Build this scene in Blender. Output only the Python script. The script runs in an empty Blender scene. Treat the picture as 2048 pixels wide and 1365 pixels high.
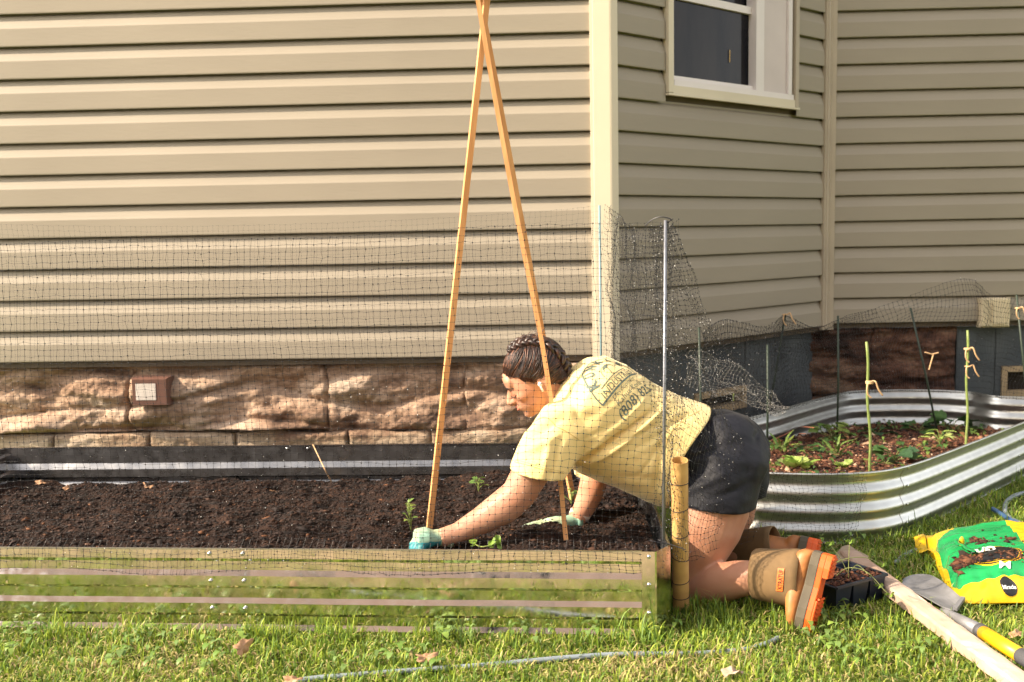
import bpy, bmesh, math, random
import numpy as np
from mathutils import Vector, Matrix, noise
from mathutils.bvhtree import BVHTree
R = math.radians
PI = math.pi
scene = bpy.context.scene
COL = scene.collection

# ------------------------------------------------------------------ camera, world, sun, exposure
CAM_H = 0.98
FPX = 2060.0
PITCH = math.atan((682.5 - 467.0) / FPX)
ROLL = -0.0185
cam_data = bpy.data.cameras.new('camera')
cam = bpy.data.objects.new('camera', cam_data)
COL.objects.link(cam)
cam_data.sensor_width = 36.0
cam_data.lens = 36.0 * FPX / 2048.0
cam_data.clip_start = 0.02
cam_data.clip_end = 500.0
CAMROT = Matrix.Rotation(R(90) - PITCH, 3, 'X') @ Matrix.Rotation(ROLL, 3, 'Z')
cam.matrix_world = Matrix.Translation((0, 0, CAM_H)) @ CAMROT.to_4x4()
cam_data.dof.use_dof = True
cam_data.dof.focus_distance = 2.75
cam_data.dof.aperture_fstop = 4.5
scene.camera = cam

SUN_EL, SUN_AZ = 36.0, 75.0     # elevation; azimuth measured from -Y (towards the camera) to -X (left)
sd = Vector((-math.sin(R(SUN_AZ)) * math.cos(R(SUN_EL)), -math.cos(R(SUN_AZ)) * math.cos(R(SUN_EL)), math.sin(R(SUN_EL))))
world = bpy.data.worlds.new('World')
scene.world = world
world.use_nodes = True
wn = world.node_tree
bg = wn.nodes['Background']
sky = wn.nodes.new('ShaderNodeTexSky')
sky.sky_type = 'NISHITA'
sky.sun_disc = False
sky.sun_elevation = R(SUN_EL)
sky.sun_rotation = math.atan2(sd.x, sd.y)
sky.air_density = 1.0
sky.dust_density = 1.6
sky.ozone_density = 0.6
hs = wn.nodes.new('ShaderNodeHueSaturation'); hs.inputs['Saturation'].default_value = 0.28; hs.inputs['Value'].default_value = 1.0
wn.links.new(sky.outputs['Color'], hs.inputs['Color'])
wm_ = wn.nodes.new('ShaderNodeMix'); wm_.data_type = 'RGBA'; wm_.blend_type = 'MULTIPLY'; wm_.inputs[0].default_value = 1.0   # thin warm evening haze
wm_.inputs[7].default_value = (1.02, 0.985, 0.93, 1)
wn.links.new(hs.outputs[0], wm_.inputs[6]); wn.links.new(wm_.outputs[2], bg.inputs['Color'])
bg.inputs['Strength'].default_value = 0.15
sun_data = bpy.data.lights.new('sun', 'SUN')
sun_data.energy = 3.0
sun_data.angle = R(0.53)
sun_data.color = (1.0, 0.86, 0.66)
sun = bpy.data.objects.new('sun', sun_data)
COL.objects.link(sun)
sun.rotation_euler = sd.to_track_quat('Z', 'Y').to_euler()
vs = scene.view_settings
vs.view_transform = 'Standard'
vs.look = 'None'
vs.exposure = 1.72
vs.gamma = 1.0
vs.use_curve_mapping = False
try:
    vs.use_white_balance = True
    vs.white_balance_temperature = 6700
    vs.white_balance_tint = 12
except Exception:
    pass

# ------------------------------------------------------------------ geometry helpers
CAMO = Vector((0, 0, CAM_H))
def ray(px, py):
    return (CAMROT @ Vector(((px - 1024.0) / FPX, (682.5 - py) / FPX, -1.0))).normalized()
def PY(px, py, Y):                      # a point at distance Y in front of the camera
    d = ray(px, py); return CAMO + d * (Y / d.y)
def PZ(px, py, z):                      # a point at height z
    d = ray(px, py); return CAMO + d * ((z - CAM_H) / d.z)
def PPL(px, py, o, n):                  # a point on a plane
    d = ray(px, py); return CAMO + d * ((o - CAMO).dot(n) / d.dot(n))

ROOTLOC = {}
class MB:
    """collects shapes and links them as one mesh object"""
    def __init__(s): s.v = []; s.f = []; s.mi = []
    def add(s, vs_, fs, m=0):
        b = len(s.v); s.v += [Vector(v) for v in vs_]
        for f in fs: s.f.append([i + b for i in f]); s.mi.append(m)
        return s
    def box(s, c, sx, sy, sz, rot=None, m=0):
        c = Vector(c); vs_ = []
        for x in (-.5, .5):
            for y in (-.5, .5):
                for z in (-.5, .5):
                    p = Vector((x * sx, y * sy, z * sz))
                    if rot is not None: p = rot @ p
                    vs_.append(c + p)
        return s.add(vs_, [(0,1,3,2),(4,6,7,5),(0,4,5,1),(2,3,7,6),(0,2,6,4),(1,5,7,3)], m)
    def beam(s, a, b, w, h, up=(0,0,1), m=0, bev=0.0):
        a = Vector(a); b = Vector(b); t = (b - a).normalized(); up = Vector(up)
        x = t.cross(up).normalized(); y = x.cross(t).normalized()
        if bev <= 0:
            pr = [(-w/2,-h/2),(w/2,-h/2),(w/2,h/2),(-w/2,h/2)]
        else:
            pr = [(-w/2+bev,-h/2),(w/2-bev,-h/2),(w/2,-h/2+bev),(w/2,h/2-bev),(w/2-bev,h/2),(-w/2+bev,h/2),(-w/2,h/2-bev),(-w/2,-h/2+bev)]
        n = len(pr)
        vs_ = [a + x*p + y*q for p, q in pr] + [b + x*p + y*q for p, q in pr]
        fs = [(i, (i+1) % n, n + (i+1) % n, n + i) for i in range(n)] + [tuple(range(n-1, -1, -1)), tuple(range(n, 2*n))]
        return s.add(vs_, fs, m)
    def loft(s, cs, ra, rb=None, hint=(0,1,0), n=16, cap=True, m=0, power=1.0, closed=False):
        cs = [Vector(c) for c in cs]; k = len(cs)
        if not hasattr(ra, '__len__'): ra = [ra]*k
        if rb is None: rb = ra
        if not hasattr(rb, '__len__'): rb = [rb]*k
        vs_ = []; fs = []
        hint = Vector(hint)
        for i in range(k):
            if closed: t = cs[(i+1) % k] - cs[i-1]
            else: t = cs[min(i+1, k-1)] - cs[max(i-1, 0)]
            t.normalize()
            a = hint - t * hint.dot(t)
            if a.length < 1e-4: a = t.orthogonal()
            a.normalize(); b = t.cross(a)
            for j in range(n):
                th = 2*PI*j/n; c, q = math.cos(th), math.sin(th)
                c = math.copysign(abs(c)**power, c); q = math.copysign(abs(q)**power, q)
                vs_.append(cs[i] + a*(c*ra[i]) + b*(q*rb[i]))
        for i in range(k if closed else k-1):
            i2 = (i+1) % k
            for j in range(n):
                j2 = (j+1) % n
                fs.append((i*n+j, i*n+j2, i2*n+j2, i2*n+j))
        if cap and not closed:
            fs.append(tuple(range(n-1, -1, -1))); fs.append(tuple((k-1)*n + j for j in range(n)))
        return s.add(vs_, fs, m)
    def ell(s, c, ax, ay, az, nu=16, nv=10, m=0):
        c = Vector(c); ax = Vector(ax); ay = Vector(ay); az = Vector(az); vs_ = [c - az]; fs = []
        for i in range(1, nv):
            ph = -PI/2 + PI*i/nv
            for j in range(nu):
                th = 2*PI*j/nu
                vs_.append(c + ax*(math.cos(ph)*math.cos(th)) + ay*(math.cos(ph)*math.sin(th)) + az*math.sin(ph))
        vs_.append(c + az); top = len(vs_) - 1
        for j in range(nu):
            j2 = (j+1) % nu
            fs.append((0, 1+j2, 1+j))
            fs.append((top, 1+(nv-2)*nu+j, 1+(nv-2)*nu+j2))
        for i in range(nv-2):
            for j in range(nu):
                j2 = (j+1) % nu
                fs.append((1+i*nu+j, 1+i*nu+j2, 1+(i+1)*nu+j2, 1+(i+1)*nu+j))
        return s.add(vs_, fs, m)
    def sph(s, c, r, nu=14, nv=9, m=0): return s.ell(c, (r,0,0), (0,r,0), (0,0,r), nu, nv, m)
    def grid(s, P, m=0, flip=False):       # P[i][j] points
        n1 = len(P); n2 = len(P[0]); vs_ = [p for r in P for p in r]; fs = []
        for i in range(n1-1):
            for j in range(n2-1):
                q = (i*n2+j, i*n2+j+1, (i+1)*n2+j+1, (i+1)*n2+j)
                fs.append(q[::-1] if flip else q)
        return s.add(vs_, fs, m)
    def mesh(s, name, off=Vector((0,0,0))):
        me = bpy.data.meshes.new(name)
        me.from_pydata([v - off for v in s.v], [], s.f)
        if any(s.mi): me.polygons.foreach_set('material_index', s.mi)
        me.update()
        return me

def fixnormals(me):
    bm = bmesh.new(); bm.from_mesh(me)
    bmesh.ops.recalc_face_normals(bm, faces=bm.faces)
    bm.to_mesh(me); bm.free()

def meta(o, label=None, cat=None, group=None, kind=None):
    if label: o['label'] = label
    if cat: o['category'] = cat
    if group: o['group'] = group
    if kind: o['kind'] = kind
    return o

def thing(name, loc, label, cat, group=None):
    o = bpy.data.objects.new(name, None); COL.objects.link(o)
    o.location = loc; o.empty_display_size = 0.05
    ROOTLOC[o.name] = Vector(loc)
    meta(o, label, cat, group)
    return o

def link(name, me, mat, parent=None, smooth=False, label=None, fix=False):
    o = bpy.data.objects.new(name, me); COL.objects.link(o)
    if fix: fixnormals(me)
    mats = mat if isinstance(mat, (list, tuple)) else [mat]
    for m in mats: me.materials.append(m)
    if smooth: me.polygons.foreach_set('use_smooth', [True]*len(me.polygons)); me.update()
    if parent is not None: o.parent = parent; ROOTLOC[o.name] = ROOTLOC[parent.name]
    if label: o['label'] = label
    return o

def part(name, mb, mat, parent, smooth=False, label=None, fix=True):
    """mesh in world coordinates, stored relative to its thing's root"""
    off = ROOTLOC[parent.name]
    return link(name, mb.mesh(name, off), mat, parent, smooth, label, fix)

def solo(name, mb, mat, label=None, cat=None, group=None, kind=None, smooth=False, fix=True):
    """a top-level thing that is one mesh; origin at the middle of its base"""
    vs_ = mb.v
    lo = Vector((min(v.x for v in vs_), min(v.y for v in vs_), min(v.z for v in vs_)))
    hi = Vector((max(v.x for v in vs_), max(v.y for v in vs_), max(v.z for v in vs_)))
    off = Vector(((lo.x+hi.x)/2, (lo.y+hi.y)/2, lo.z))
    o = link(name, mb.mesh(name, off), mat, None, smooth, None, fix)
    o.location = off; ROOTLOC[o.name] = off
    meta(o, label, cat, group, kind)
    return o

def remesh(mb, voxel, smooth_it=4, adapt=0.0, fac=0.5):
    me = mb.mesh('tmp_m')
    fixnormals(me)
    o = bpy.data.objects.new('tmp_o', me); COL.objects.link(o)
    m = o.modifiers.new('r', 'REMESH'); m.mode = 'VOXEL'; m.voxel_size = voxel; m.adaptivity = adapt
    if smooth_it:
        k = o.modifiers.new('s', 'SMOOTH'); k.factor = fac; k.iterations = smooth_it
    dg = bpy.context.evaluated_depsgraph_get()
    out = bpy.data.meshes.new_from_object(o.evaluated_get(dg))
    bpy.data.objects.remove(o); bpy.data.meshes.remove(me)
    r = MB(); r.v = [v.co.copy() for v in out.vertices]; r.f = [list(p.vertices) for p in out.polygons]; r.mi = [0]*len(r.f)
    bpy.data.meshes.remove(out)
    return r

def cut(mb, f, near=None, snap=None):
    """drop faces where f>0 (only where near(p)), snap the open edge onto f=0 along snap"""
    val = [f(v) if (near is None or near(v)) else -1.0 for v in mb.v]
    keep = [fc for fc in mb.f if sum(val[i] for i in fc)/len(fc) <= 0]
    used = {}
    for fc in keep:
        for i in fc: used.setdefault(i, len(used))
    # boundary verts
    ec = {}
    for fc in keep:
        for a, b in zip(fc, fc[1:] + fc[:1]):
            k = (min(a, b), max(a, b)); ec[k] = ec.get(k, 0) + 1
    bd = set(i for k, c in ec.items() if c == 1 for i in k)
    r = MB(); r.v = [None]*len(used)
    for i, j in used.items():
        p = mb.v[i].copy()
        if snap is not None and i in bd and abs(val[i]) < 0.03: p = p - snap * val[i]
        r.v[j] = p
    r.f = [[used[i] for i in fc] for fc in keep]; r.mi = [0]*len(r.f)
    return r

def catmull(P, n=8, closed=False):
    P = [Vector(p) for p in P]; out = []; k = len(P)
    for i in range(k if closed else k-1):
        p0 = P[(i-1) % k] if (closed or i > 0) else P[0]
        p1 = P[i]; p2 = P[(i+1) % k]
        p3 = P[(i+2) % k] if (closed or i+2 < k) else P[-1]
        for j in range(n):
            t = j/n
            out.append(0.5*((2*p1) + (p2-p0)*t + (2*p0-5*p1+4*p2-p3)*t*t + (3*p1-p0-3*p2+p3)*t*t*t))
    if not closed: out.append(P[-1].copy())
    return out

def np_mesh(name, V, F, cols=None, tri=False):
    """fast mesh: V (n,3), F (m,k) equal-size faces"""
    me = bpy.data.meshes.new(name)
    n = len(V); m, k = F.shape
    me.vertices.add(n); me.vertices.foreach_set('co', np.ascontiguousarray(V, dtype=np.float32).ravel())
    me.loops.add(m*k); me.loops.foreach_set('vertex_index', np.ascontiguousarray(F, dtype=np.int32).ravel())
    me.polygons.add(m); me.polygons.foreach_set('loop_start', np.arange(0, m*k, k, dtype=np.int32))
    try: me.polygons.foreach_set('loop_total', np.full(m, k, dtype=np.int32))
    except Exception: pass
    me.update(calc_edges=True)
    if cols is not None:
        ca = me.color_attributes.new('Col', 'FLOAT_COLOR', 'POINT')
        c4 = np.ones((n, 4), dtype=np.float32); c4[:, :3] = cols
        ca.data.foreach_set('color', c4.ravel())
    return me

# ------------------------------------------------------------------ materials
def nz(v, s=1.0, o=0.0):
    return noise.noise(Vector(v)*s + Vector((o, o*1.7, -o)))
def material(name, col, rough=0.6, metal=0.0, var=0.0, vscale=8.0, col2=None, bump=0.0, bscale=60.0, stretch=(1,1,1),
             spec=0.5, sss=0.0, sheen=0.0, detail=6.0, contrast=(0.35, 0.65), bdist=0.004, rvar=0.0, aniso=0.0):
    m = bpy.data.materials.new(name); m.use_nodes = True
    nt = m.node_tree; b = nt.nodes['Principled BSDF']
    b.inputs['Base Color'].default_value = (*col, 1)
    b.inputs['Roughness'].default_value = rough
    b.inputs['Metallic'].default_value = metal
    b.inputs['Specular IOR Level'].default_value = spec
    if aniso: b.inputs['Anisotropic'].default_value = aniso
    if sss:
        b.inputs['Subsurface Weight'].default_value = sss
        b.inputs['Subsurface Radius'].default_value = (0.02, 0.006, 0.003)
        b.inputs['Subsurface Scale'].default_value = 0.35
    if sheen: b.inputs['Sheen Weight'].default_value = sheen
    tc = nt.nodes.new('ShaderNodeTexCoord'); mp = nt.nodes.new('ShaderNodeMapping')
    mp.inputs['Scale'].default_value = stretch
    nt.links.new(tc.outputs['Object'], mp.inputs['Vector'])
    if col2 is None and var: col2 = tuple(max(0, c*(1-var)) for c in col)
    if col2 is not None:
        n = nt.nodes.new('ShaderNodeTexNoise'); n.inputs['Scale'].default_value = vscale; n.inputs['Detail'].default_value = detail
        nt.links.new(mp.outputs[0], n.inputs['Vector'])
        mr = nt.nodes.new('ShaderNodeMapRange'); mr.inputs['From Min'].default_value = contrast[0]; mr.inputs['From Max'].default_value = contrast[1]
        nt.links.new(n.outputs['Fac'], mr.inputs['Value'])
        mx = nt.nodes.new('ShaderNodeMix'); mx.data_type = 'RGBA'
        mx.inputs[6].default_value = (*col2, 1); mx.inputs[7].default_value = (*col, 1)
        nt.links.new(mr.outputs[0], mx.inputs[0]); nt.links.new(mx.outputs[2], b.inputs['Base Color'])
        m['mix'] = mx.name
    if rvar:
        n3 = nt.nodes.new('ShaderNodeTexNoise'); n3.inputs['Scale'].default_value = vscale*2; n3.inputs['Detail'].default_value = 4
        nt.links.new(mp.outputs[0], n3.inputs['Vector'])
        m3 = nt.nodes.new('ShaderNodeMapRange'); m3.inputs['From Min'].default_value = .3; m3.inputs['From Max'].default_value = .7
        m3.inputs['To Min'].default_value = max(0.02, rough-rvar); m3.inputs['To Max'].default_value = rough+rvar
        nt.links.new(n3.outputs['Fac'], m3.inputs['Value']); nt.links.new(m3.outputs[0], b.inputs['Roughness'])
    if bump:
        n2 = nt.nodes.new('ShaderNodeTexNoise'); n2.inputs['Scale'].default_value = bscale; n2.inputs['Detail'].default_value = 5
        nt.links.new(mp.outputs[0], n2.inputs['Vector'])
        bp = nt.nodes.new('ShaderNodeBump'); bp.inputs['Strength'].default_value = bump; bp.inputs['Distance'].default_value = bdist
        nt.links.new(n2.outputs['Fac'], bp.inputs['Height']); nt.links.new(bp.outputs[0], b.inputs['Normal'])
    return m
def colmat(name, rough=0.6, spec=0.3, trans=0.0, mult=1.0):
    m = bpy.data.materials.new(name); m.use_nodes = True; nt = m.node_tree; b = nt.nodes['Principled BSDF']
    a = nt.nodes.new('ShaderNodeVertexColor'); a.layer_name = 'Col'
    nt.links.new(a.outputs['Color'], b.inputs['Base Color'])
    b.inputs['Roughness'].default_value = rough; b.inputs['Specular IOR Level'].default_value = spec
    if trans:
        tr = nt.nodes.new('ShaderNodeBsdfTranslucent'); nt.links.new(a.outputs['Color'], tr.inputs['Color'])
        mx = nt.nodes.new('ShaderNodeMixShader'); mx.inputs[0].default_value = trans
        nt.links.new(b.outputs[0], mx.inputs[1]); nt.links.new(tr.outputs[0], mx.inputs[2])
        nt.links.new(mx.outputs[0], nt.nodes['Material Output'].inputs['Surface'])
    return m

M = {}
M['siding'] = material('vinyl_siding', (0.325, 0.281, 0.215), 0.6, var=0.13, vscale=2.2, bump=0.22, bscale=70, stretch=(0.35, 0.35, 1.8), spec=0.35, bdist=0.002)
M['trim'] = material('cream_trim', (0.64, 0.565, 0.42), 0.5, var=0.06, vscale=3, bump=0.05, bscale=50, spec=0.35)
M['trim2'] = material('tan_channel', (0.43, 0.36, 0.265), 0.5, var=0.12, vscale=5, bump=0.05, bscale=50)
M['void'] = material('dark_cavity', (0.03, 0.022, 0.016), 0.9, var=0.3)
M['sheath'] = material('sheathing', (0.12, 0.09, 0.06), 0.9, var=0.3)
M['win_white'] = material('window_vinyl', (0.72, 0.66, 0.63), 0.45, var=0.06, vscale=6)
M['win_panel'] = material('window_casing', (0.60, 0.52, 0.49), 0.5, var=0.1, vscale=4)
M['glass'] = material('window_glass', (0.004, 0.005, 0.009), 0.07, spec=0.10, col2=(0.018, 0.016, 0.018), vscale=9, stretch=(1,1,.25))
M['room'] = material('dark_room', (0.03, 0.035, 0.05), 0.9, var=0.4)
M['galv'] = material('galvanised_steel', (0.56, 0.57, 0.55), 0.42, 1.0, var=0.14, vscale=30, bump=0.04, bscale=25, rvar=0.05, bdist=0.003)
M['galv_flat'] = material('bright_galvanised_sheet', (0.88, 0.85, 0.81), 0.11, 1.0, var=0.14, vscale=26, bump=0.05, bscale=9, rvar=0.07, bdist=0.004)
M['galv_in'] = material('dull_darkened_inside', (0.23, 0.23, 0.235), 0.30, 0.9, var=0.25, vscale=14, bump=0.05, bscale=20, rvar=.08)  # rougher inside sheet, base colour darkened for the dark soil it mirrors
M['steel'] = material('zinc_steel', (0.26, 0.27, 0.30), 0.42, 0.7, var=0.2, vscale=40)
M['bolt'] = material('zinc_bolt', (0.6, 0.62, 0.62), 0.25, 1.0)
M['cedar'] = material('cedar_stake', (0.72, 0.38, 0.16), 0.6, col2=(0.58, 0.27, 0.10), vscale=12, stretch=(4, 4, 0.25), bump=0.15, bscale=60, spec=0.3)
M['soil'] = material('dark_soil', (0.034, 0.017, 0.011), 0.9, col2=(0.009, 0.0055, 0.0045), vscale=18, bump=1.0, bscale=90, bdist=0.012, spec=0.2)
M['mulch'] = material('brown_mulch', (0.14, 0.055, 0.03), 0.85, col2=(0.03, 0.015, 0.010), vscale=30, bump=1.0, bscale=110, bdist=0.01, spec=0.3)
M['crumb'] = colmat('soil_crumbs', 0.8, 0.3)
M['lawn'] = material('lawn_turf', (0.15, 0.19, 0.035), 0.9, col2=(0.085, 0.115, 0.022), vscale=7, bump=0.8, bscale=70, bdist=0.02, spec=0.1)
M['grass'] = colmat('grass_blades', 0.5, 0.35, 0.35)
M['leafcol'] = colmat('leaf_green', 0.45, 0.4, 0.25)
M['paper_tube'] = material('cardboard_tube', (0.60, 0.37, 0.13), 0.65, col2=(0.50, 0.29, 0.10), vscale=9, stretch=(1, 1, 3), bump=0.08, bscale=40)
M['wire'] = material('black_wire', (0.012, 0.012, 0.018), 0.5)
M['net'] = material('black_netting', (0.010, 0.010, 0.012), 0.35, spec=0.5)
M['drop'] = material('net_glints', (0.9, 0.9, 0.88), 0.12, spec=1.0)  # white base colour stands for light glinting on the net
M['net_pale'] = material('glint_netting', (0.35, 0.33, 0.30), 0.25, spec=0.8)  # pale copy of the black net, glint put into its colour
M['skin'] = material('skin', (0.53, 0.285, 0.185), 0.5, col2=(0.44, 0.20, 0.12), vscale=14, sss=0.12, bump=0.10, bscale=110, bdist=0.002, spec=0.4, contrast=(.3,.7))
M['hair2'] = material('brown_hair_light', (0.17, 0.065, 0.032), 0.42, spec=0.6)
M['lip'] = material('lips', (0.45, 0.14, 0.10), 0.45, sss=0.1)
M['brow'] = material('eyebrow', (0.035, 0.017, 0.012), 0.7)
M['hair'] = material('dark_brown_hair', (0.050, 0.020, 0.012), 0.42, col2=(0.012, 0.006, 0.005), vscale=60, stretch=(1, 1, 1), spec=0.6)
M['shirt'] = material('yellow_cotton', (0.88, 0.665, 0.29), 0.85, sss=0.10, var=0.04, vscale=6, bump=0.10, bscale=420, bdist=0.001, sheen=0.2, spec=0.2)
M['ink'] = material('shirt_print_ink', (0.07, 0.10, 0.085), 0.8, col2=(0.14, 0.17, 0.13), vscale=90)
M['shorts'] = material('navy_black_shorts', (0.007, 0.008, 0.014), 0.62, var=0.35, vscale=14, bump=0.5, bscale=38, bdist=0.004, sheen=0.04, spec=0.3)
M['glove'] = material('mint_knit_glove', (0.42, 0.47, 0.28), 0.8, col2=(0.20, 0.38, 0.30), vscale=16, bump=0.3, bscale=200, bdist=0.002)
M['gpalm'] = material('teal_latex_palm', (0.02, 0.22, 0.25), 0.5, col2=(0.26, 0.28, 0.18), vscale=20, contrast=(0.25, 0.5))
M['bootcuff'] = material('tan_boot_lining', (0.19, 0.115, 0.049), 0.85, var=0.3, vscale=24, bump=0.15, bscale=300, bdist=0.001)
M['bootup'] = material('ochre_rubber_boot', (0.46, 0.175, 0.05), 0.5, col2=(0.30, 0.12, 0.045), vscale=26, rvar=.12, bump=.15, spec=0.45)
M['fox'] = material('khaki_rubber_band', (0.11, 0.09, 0.06), 0.8, var=0.25, vscale=30)
M['sole'] = material('orange_rubber_sole', (0.75, 0.105, 0.01), 0.55, col2=(0.38, 0.06, 0.01), vscale=22, contrast=(0.2, 0.5))
M['patch'] = material('orange_patch', (0.85, 0.17, 0.03), 0.5)
M['ink2'] = material('dark_print', (0.05, 0.02, 0.01), 0.6)
M['bagy'] = material('yellow_bag_plastic', (0.76, 0.46, 0.015), 0.25, var=0.10, vscale=20, bump=0.35, bscale=26, bdist=0.004, spec=0.5)
M['bagg'] = material('green_bag_plastic', (0.010, 0.30, 0.085), 0.22, var=0.15, vscale=20, bump=0.35, bscale=26, bdist=0.004, spec=0.5)
M['white'] = material('white_print', (0.78, 0.78, 0.76), 0.4)
M['blackp'] = material('black_print', (0.012, 0.012, 0.012), 0.35)
M['tray'] = material('navy_plastic_tray', (0.018, 0.024, 0.042), 0.35, var=0.2, vscale=30)
M['board'] = material('weathered_board', (0.50, 0.38, 0.30), 0.8, col2=(0.36, 0.23, 0.16), vscale=10, stretch=(1, 1, 1), bump=0.35, bscale=60)
M['spade'] = material('grey_spade_steel', (0.24, 0.24, 0.25), 0.55, 0.3, var=0.25, vscale=30, bump=0.1, bscale=60)
M['handle'] = material('yellow_fibreglass', (0.75, 0.40, 0.01), 0.38, col2=(0.55, 0.29, 0.02), vscale=30, contrast=(.3,.45))
M['grip'] = material('dark_rubber_collar', (0.06, 0.06, 0.065), 0.6)
M['hose'] = material('grey_hose', (0.22, 0.26, 0.29), 0.45, var=0.2, vscale=20)
M['bluehose'] = material('blue_hose', (0.04, 0.10, 0.22), 0.4, var=0.2)
M['gstake'] = material('green_coated_stake', (0.20, 0.26, 0.07), 0.5, var=0.2, vscale=60)
M['dstake'] = material('dark_green_stake', (0.02, 0.035, 0.02), 0.5, var=0.2)
M['twine'] = material('jute_twine', (0.60, 0.38, 0.20), 0.8, var=0.2, vscale=60)
M['twig'] = material('reddish_twig', (0.32, 0.11, 0.06), 0.7, var=0.3, vscale=30)
M['slate'] = material('painted_foundation', (0.085, 0.095, 0.10), 0.75, col2=(0.045, 0.055, 0.065), vscale=5, bump=0.3, bscale=30)
M['ventwood'] = material('vent_wood_frame', (0.40, 0.29, 0.17), 0.75, var=0.25, vscale=12, bump=0.2)
M['brownbox'] = material('brown_plastic_cover', (0.14, 0.065, 0.045), 0.5, var=0.15)
M['boxlabel'] = material('pale_label', (0.62, 0.56, 0.50), 0.6, var=0.2, vscale=25)
M['creambox'] = material('cream_plastic_box', (0.66, 0.55, 0.36), 0.5, var=0.08)
M['deadleaf'] = material('dry_leaf', (0.50, 0.28, 0.15), 0.7, var=0.35, vscale=30)
M['stonepath'] = material('flat_stone', (0.38, 0.29, 0.20), 0.85, var=0.25, vscale=9, bump=0.5)

def stone_material(name, c1, c2, c3, dark):
    m = bpy.data.materials.new(name); m.use_nodes = True; nt = m.node_tree; b = nt.nodes['Principled BSDF']
    b.inputs['Roughness'].default_value = 0.9; b.inputs['Specular IOR Level'].default_value = 0.2
    tc = nt.nodes.new('ShaderNodeTexCoord'); mp = nt.nodes.new('ShaderNodeMapping'); mp.inputs['Scale'].default_value = (1, 1, 2.2)
    nt.links.new(tc.outputs['Object'], mp.inputs['Vector'])
    n = nt.nodes.new('ShaderNodeTexNoise'); n.inputs['Scale'].default_value = 3.5; n.inputs['Detail'].default_value = 9; n.inputs['Roughness'].default_value = 0.65
    nt.links.new(mp.outputs[0], n.inputs['Vector'])
    cr = nt.nodes.new('ShaderNodeValToRGB'); e = cr.color_ramp.elements
    e[0].position = 0.37; e[0].color = (*dark, 1); e[1].position = 0.68; e[1].color = (*c3, 1)
    k = e.new(0.455); k.color = (*c2, 1); k = e.new(0.54); k.color = (*c1, 1)
    nt.links.new(n.outputs['Fac'], cr.inputs[0])
    n4 = nt.nodes.new('ShaderNodeTexNoise'); n4.inputs['Scale'].default_value = 55; n4.inputs['Detail'].default_value = 5
    nt.links.new(mp.outputs[0], n4.inputs['Vector'])
    mx = nt.nodes.new('ShaderNodeMix'); mx.data_type = 'RGBA'; mx.blend_type = 'MULTIPLY'
    mr = nt.nodes.new('ShaderNodeMapRange'); mr.inputs['From Min'].default_value = .3; mr.inputs['From Max'].default_value = .7; mr.inputs['To Min'].default_value = .65; mr.inputs['To Max'].default_value = 1.1
    nt.links.new(n4.outputs['Fac'], mr.inputs['Value'])
    cc = nt.nodes.new('ShaderNodeCombineColor')
    for i in range(3): nt.links.new(mr.outputs[0], cc.inputs[i])
    mx.inputs[0].default_value = 1.0
    nt.links.new(cr.outputs[0], mx.inputs[6]); nt.links.new(cc.outputs[0], mx.inputs[7]); nt.links.new(mx.outputs[2], b.inputs['Base Color'])
    bp = nt.nodes.new('ShaderNodeBump'); bp.inputs['Strength'].default_value = 0.7; bp.inputs['Distance'].default_value = 0.006
    nt.links.new(n4.outputs['Fac'], bp.inputs['Height']); nt.links.new(bp.outputs[0], b.inputs['Normal'])
    return m
M['stone'] = stone_material('sandstone', (0.44, 0.305, 0.215), (0.33, 0.21, 0.14), (0.50, 0.39, 0.30), (0.13, 0.08, 0.058))
M['stone2'] = stone_material('pale_stone', (0.42, 0.32, 0.225), (0.34, 0.235, 0.155), (0.48, 0.385, 0.29), (0.20, 0.12, 0.08))
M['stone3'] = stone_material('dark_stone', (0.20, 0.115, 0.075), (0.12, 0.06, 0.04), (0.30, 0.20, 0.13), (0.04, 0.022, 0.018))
# ------------------------------------------------------------------ ground
g = MB(); g.grid([[Vector((x, y, 0)) for x in np.linspace(-60, 60, 25)] for y in np.linspace(-60, 60, 25)])
lawn = solo('lawn', g, M['lawn'], kind='structure', fix=False)
me = lawn.data
if me.polygons[0].normal.z < 0: me.flip_normals()

# ------------------------------------------------------------------ house walls: frames (origin, along, outward)
SP = 0.120      # one siding course
ZB = 0.515      # bottom of the siding
class Wall:
    def __init__(s, a, b):
        s.a = Vector((a[0], a[1], 0)); d = Vector((b[0]-a[0], b[1]-a[1], 0)); s.L = d.length
        s.t = d.normalized(); s.n = Vector((s.t.y, -s.t.x, 0))
    def p(s, u, d, z): return s.a + s.t*u + s.n*d + Vector((0, 0, z))
    def hit(s, px, py, d=0.0):
        q = PPL(px, py, s.a + s.n*d, s.n); return (q - s.a).dot(s.t), q.z
C0 = PY(1219, 470, 3.90)                       # outside corner
dl = Vector((1, -math.tan(R(2.6)), 0)).normalized()
LW0 = Vector((C0.x, C0.y, 0)) - dl*3.4
Cin = PY(1647, 455, 4.87)                      # inside corner
wl = Wall((LW0.x, LW0.y), (C0.x, C0.y))
wm = Wall((C0.x, C0.y), (Cin.x, Cin.y))
dr = Vector((1, -math.tan(R(1.6)), 0)).normalized()
RW1 = Vector((Cin.x, Cin.y, 0)) + dr*2.6
wr = Wall((Cin.x, Cin.y), (RW1.x, RW1.y))
house = thing('house', (C0.x, C0.y, 0), 'beige vinyl sided house with an angled bay, one window and a rough stone foundation', 'house')

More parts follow.
